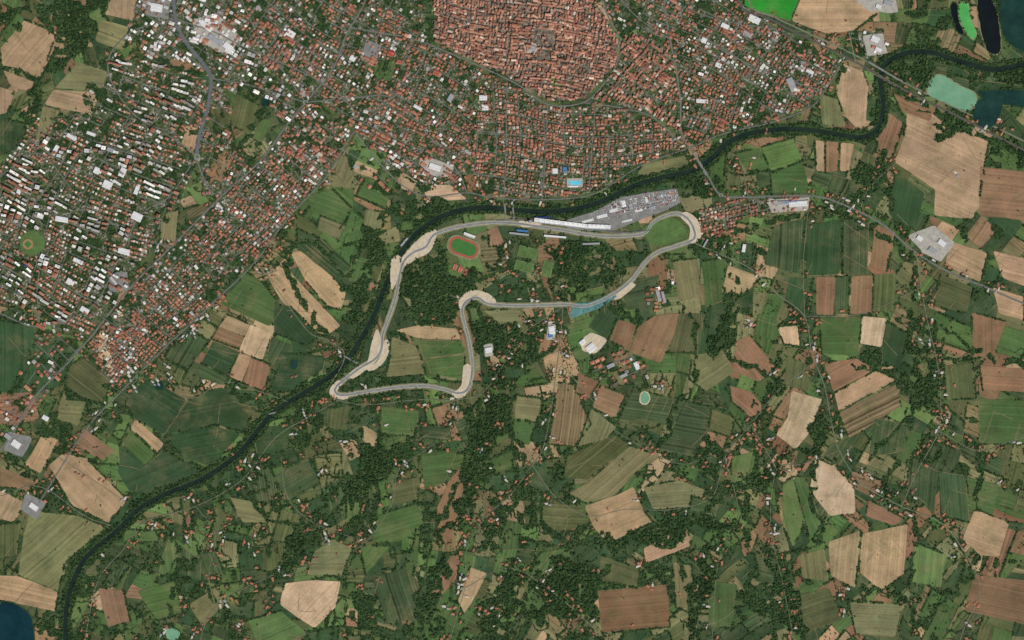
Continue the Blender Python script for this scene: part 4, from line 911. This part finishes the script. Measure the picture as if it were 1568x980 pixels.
def gn():
    ng=bpy.data.node_groups.new('scatter_trees','GeometryNodeTree')
    ng.interface.new_socket('Geometry',in_out='INPUT',socket_type='NodeSocketGeometry'); ng.interface.new_socket('Geometry',in_out='OUTPUT',socket_type='NodeSocketGeometry')
    i=ng.nodes.new('NodeGroupInput');o=ng.nodes.new('NodeGroupOutput')
    c=ng.nodes.new('GeometryNodeCollectionInfo'); c.inputs['Collection'].default_value=tcol; c.inputs['Separate Children'].default_value=True; c.inputs['Reset Children'].default_value=True
    p=ng.nodes.new('GeometryNodeInstanceOnPoints'); p.inputs['Pick Instance'].default_value=True
    a=ng.nodes.new('GeometryNodeInputNamedAttribute'); a.data_type='FLOAT'; a.inputs['Name'].default_value='s'
    r=ng.nodes.new('FunctionNodeRandomValue'); r.data_type='FLOAT_VECTOR'; r.inputs[1].default_value=(.2,.2,6.28)
    ri=ng.nodes.new('FunctionNodeRandomValue'); ri.data_type='INT'; ri.inputs[4].default_value=0; ri.inputs[5].default_value=4
    L=ng.links.new
    L(i.outputs[0],p.inputs['Points']);L(c.outputs[0],p.inputs['Instance']);L(a.outputs[0],p.inputs['Scale']);L(r.outputs[0],p.inputs['Rotation']);L(ri.outputs[2],p.inputs['Instance Index']);L(p.outputs[0],o.inputs[0])
    return ng
NG=gn()
def scatter(name,dens,smin,smax):
    r=rng.random(dens.shape); ys,xs=np.nonzero(r<dens)
    x=xs-OX+rng.random(len(xs)); y=ys-OY+rng.random(len(ys))
    n=len(x); co=np.stack([(x-784)*S,(490-y)*S,np.full(n,2.0)],1).astype(np.float32)
    me=bpy.data.meshes.new(name); me.vertices.add(n); me.vertices.foreach_set('co',co.ravel())
    a=me.attributes.new('s','FLOAT','POINT'); a.data.foreach_set('value',(smin+(smax-smin)*rng.random(n)**1.5).astype(np.float32))
    me.update(); o=bpy.data.objects.new(name,me); root.objects.link(o)
    md=o.modifiers.new('scatter','NODES'); md.node_group=NG; print(name,n)
hard=M_river|M_road|M_special|M_bld|M_street
tk=newmask(); stroke(tk,TRK+[TRK[0]],3.8); hard|=tk
view=newmask(); view[OY-60:OY+1040,OX-80:OX+1648]=True
ok=~hard&view
lines=newmask()
for l in TREELINES:
    p=[(x+random.uniform(-5,5),y+random.uniform(-5,5)) for x,y in spline(l,10)]
    for a_,b_ in zip(p[:-1],p[1:]): stroke(lines,[a_,b_],random.uniform(1.5,5.5))
lines&=(cl>.2)
rural=ok&~M_urban
natural=((creek|scrub)&~M_field)
m_w=M_wood&rural; m_b=M_bank&ok&(cl>.12); m_h=(hedge|lines|natural)&rural&~M_wood&(cl>.28)
scatter('woodland_trees',np.where(m_w,.17,0),3.5,8)
scatter('riverside_trees',np.where(m_b,.17,0),3.5,7.5)
scatter('hedgerow_trees',np.where(m_h,.15,0),3,6.3)
gd=np.where(ok&(~M_field|M_urban)&~m_b,np.clip(treeD,0,.2),0)
scatter('garden_trees',gd,2.6,5.4)
rur=np.where(rural&~M_wood,np.where(M_field,.0004,.006*np.clip((cl2-.35)*3,0,1)*(.6+south)),0)
scatter('copse_trees',rur,2.6,6)
und=(m_w|m_b|m_h)|((gd>.13)&(cl>.52))
und=und&~M_bld
pad=np.zeros((RH,1),np.int8); df=np.diff(np.concatenate([pad,und.astype(np.int8),pad],1),axis=1)
ys,xs=np.nonzero(df==1); ye,xe=np.nonzero(df==-1); n=len(ys)
X0=(xs-OX-784)*S; X1=(xe-OX-784)*S; Y0=(490-(ys-OY))*S; Y1=Y0-S
jt=rng.uniform(-1.6,1.6,(n,4))
Z=np.full(n,2.6)
V=np.stack([np.stack([X0+jt[:,0],Y1,Z],1),np.stack([X1+jt[:,1],Y1,Z],1),np.stack([X1+jt[:,2],Y0,Z],1),np.stack([X0+jt[:,3],Y0,Z],1)],1).reshape(-1,3)
me=bpy.data.meshes.new('undergrowth'); me.from_pydata(V.tolist(),[],np.arange(4*n).reshape(-1,4).tolist()); me.update(); link('undergrowth',me,['under']); print('under',n)
# ------------------------------------------------------------ light, sky, camera
el,az=52,145
sun=bpy.data.lights.new('sun','SUN'); sun.energy=3.95; sun.angle=math.radians(.5); sun.color=(1,.955,.89)
so=bpy.data.objects.new('sun',sun); root.objects.link(so); so.rotation_euler=(math.radians(90-el),0,math.radians(180-az))
wd=bpy.data.worlds.new('World'); scene.world=wd; wd.use_nodes=True; nt=wd.node_tree
sk=nt.nodes.new('ShaderNodeTexSky'); sk.sky_type='NISHITA'; sk.sun_disc=False; sk.sun_elevation=math.radians(el); sk.sun_rotation=math.radians(az)
bg=nt.nodes['Background']; bg.inputs[1].default_value=.065; nt.links.new(sk.outputs[0],bg.inputs[0])
cam=bpy.data.cameras.new('camera'); H=15000; cam.sensor_width=36; cam.lens=36*H/(1568*S); cam.clip_start=10; cam.clip_end=100000
co=bpy.data.objects.new('camera',cam); root.objects.link(co); co.location=(0,0,H); scene.camera=co
scene.view_settings.view_transform='Standard'; scene.view_settings.look='None'; scene.view_settings.exposure=0
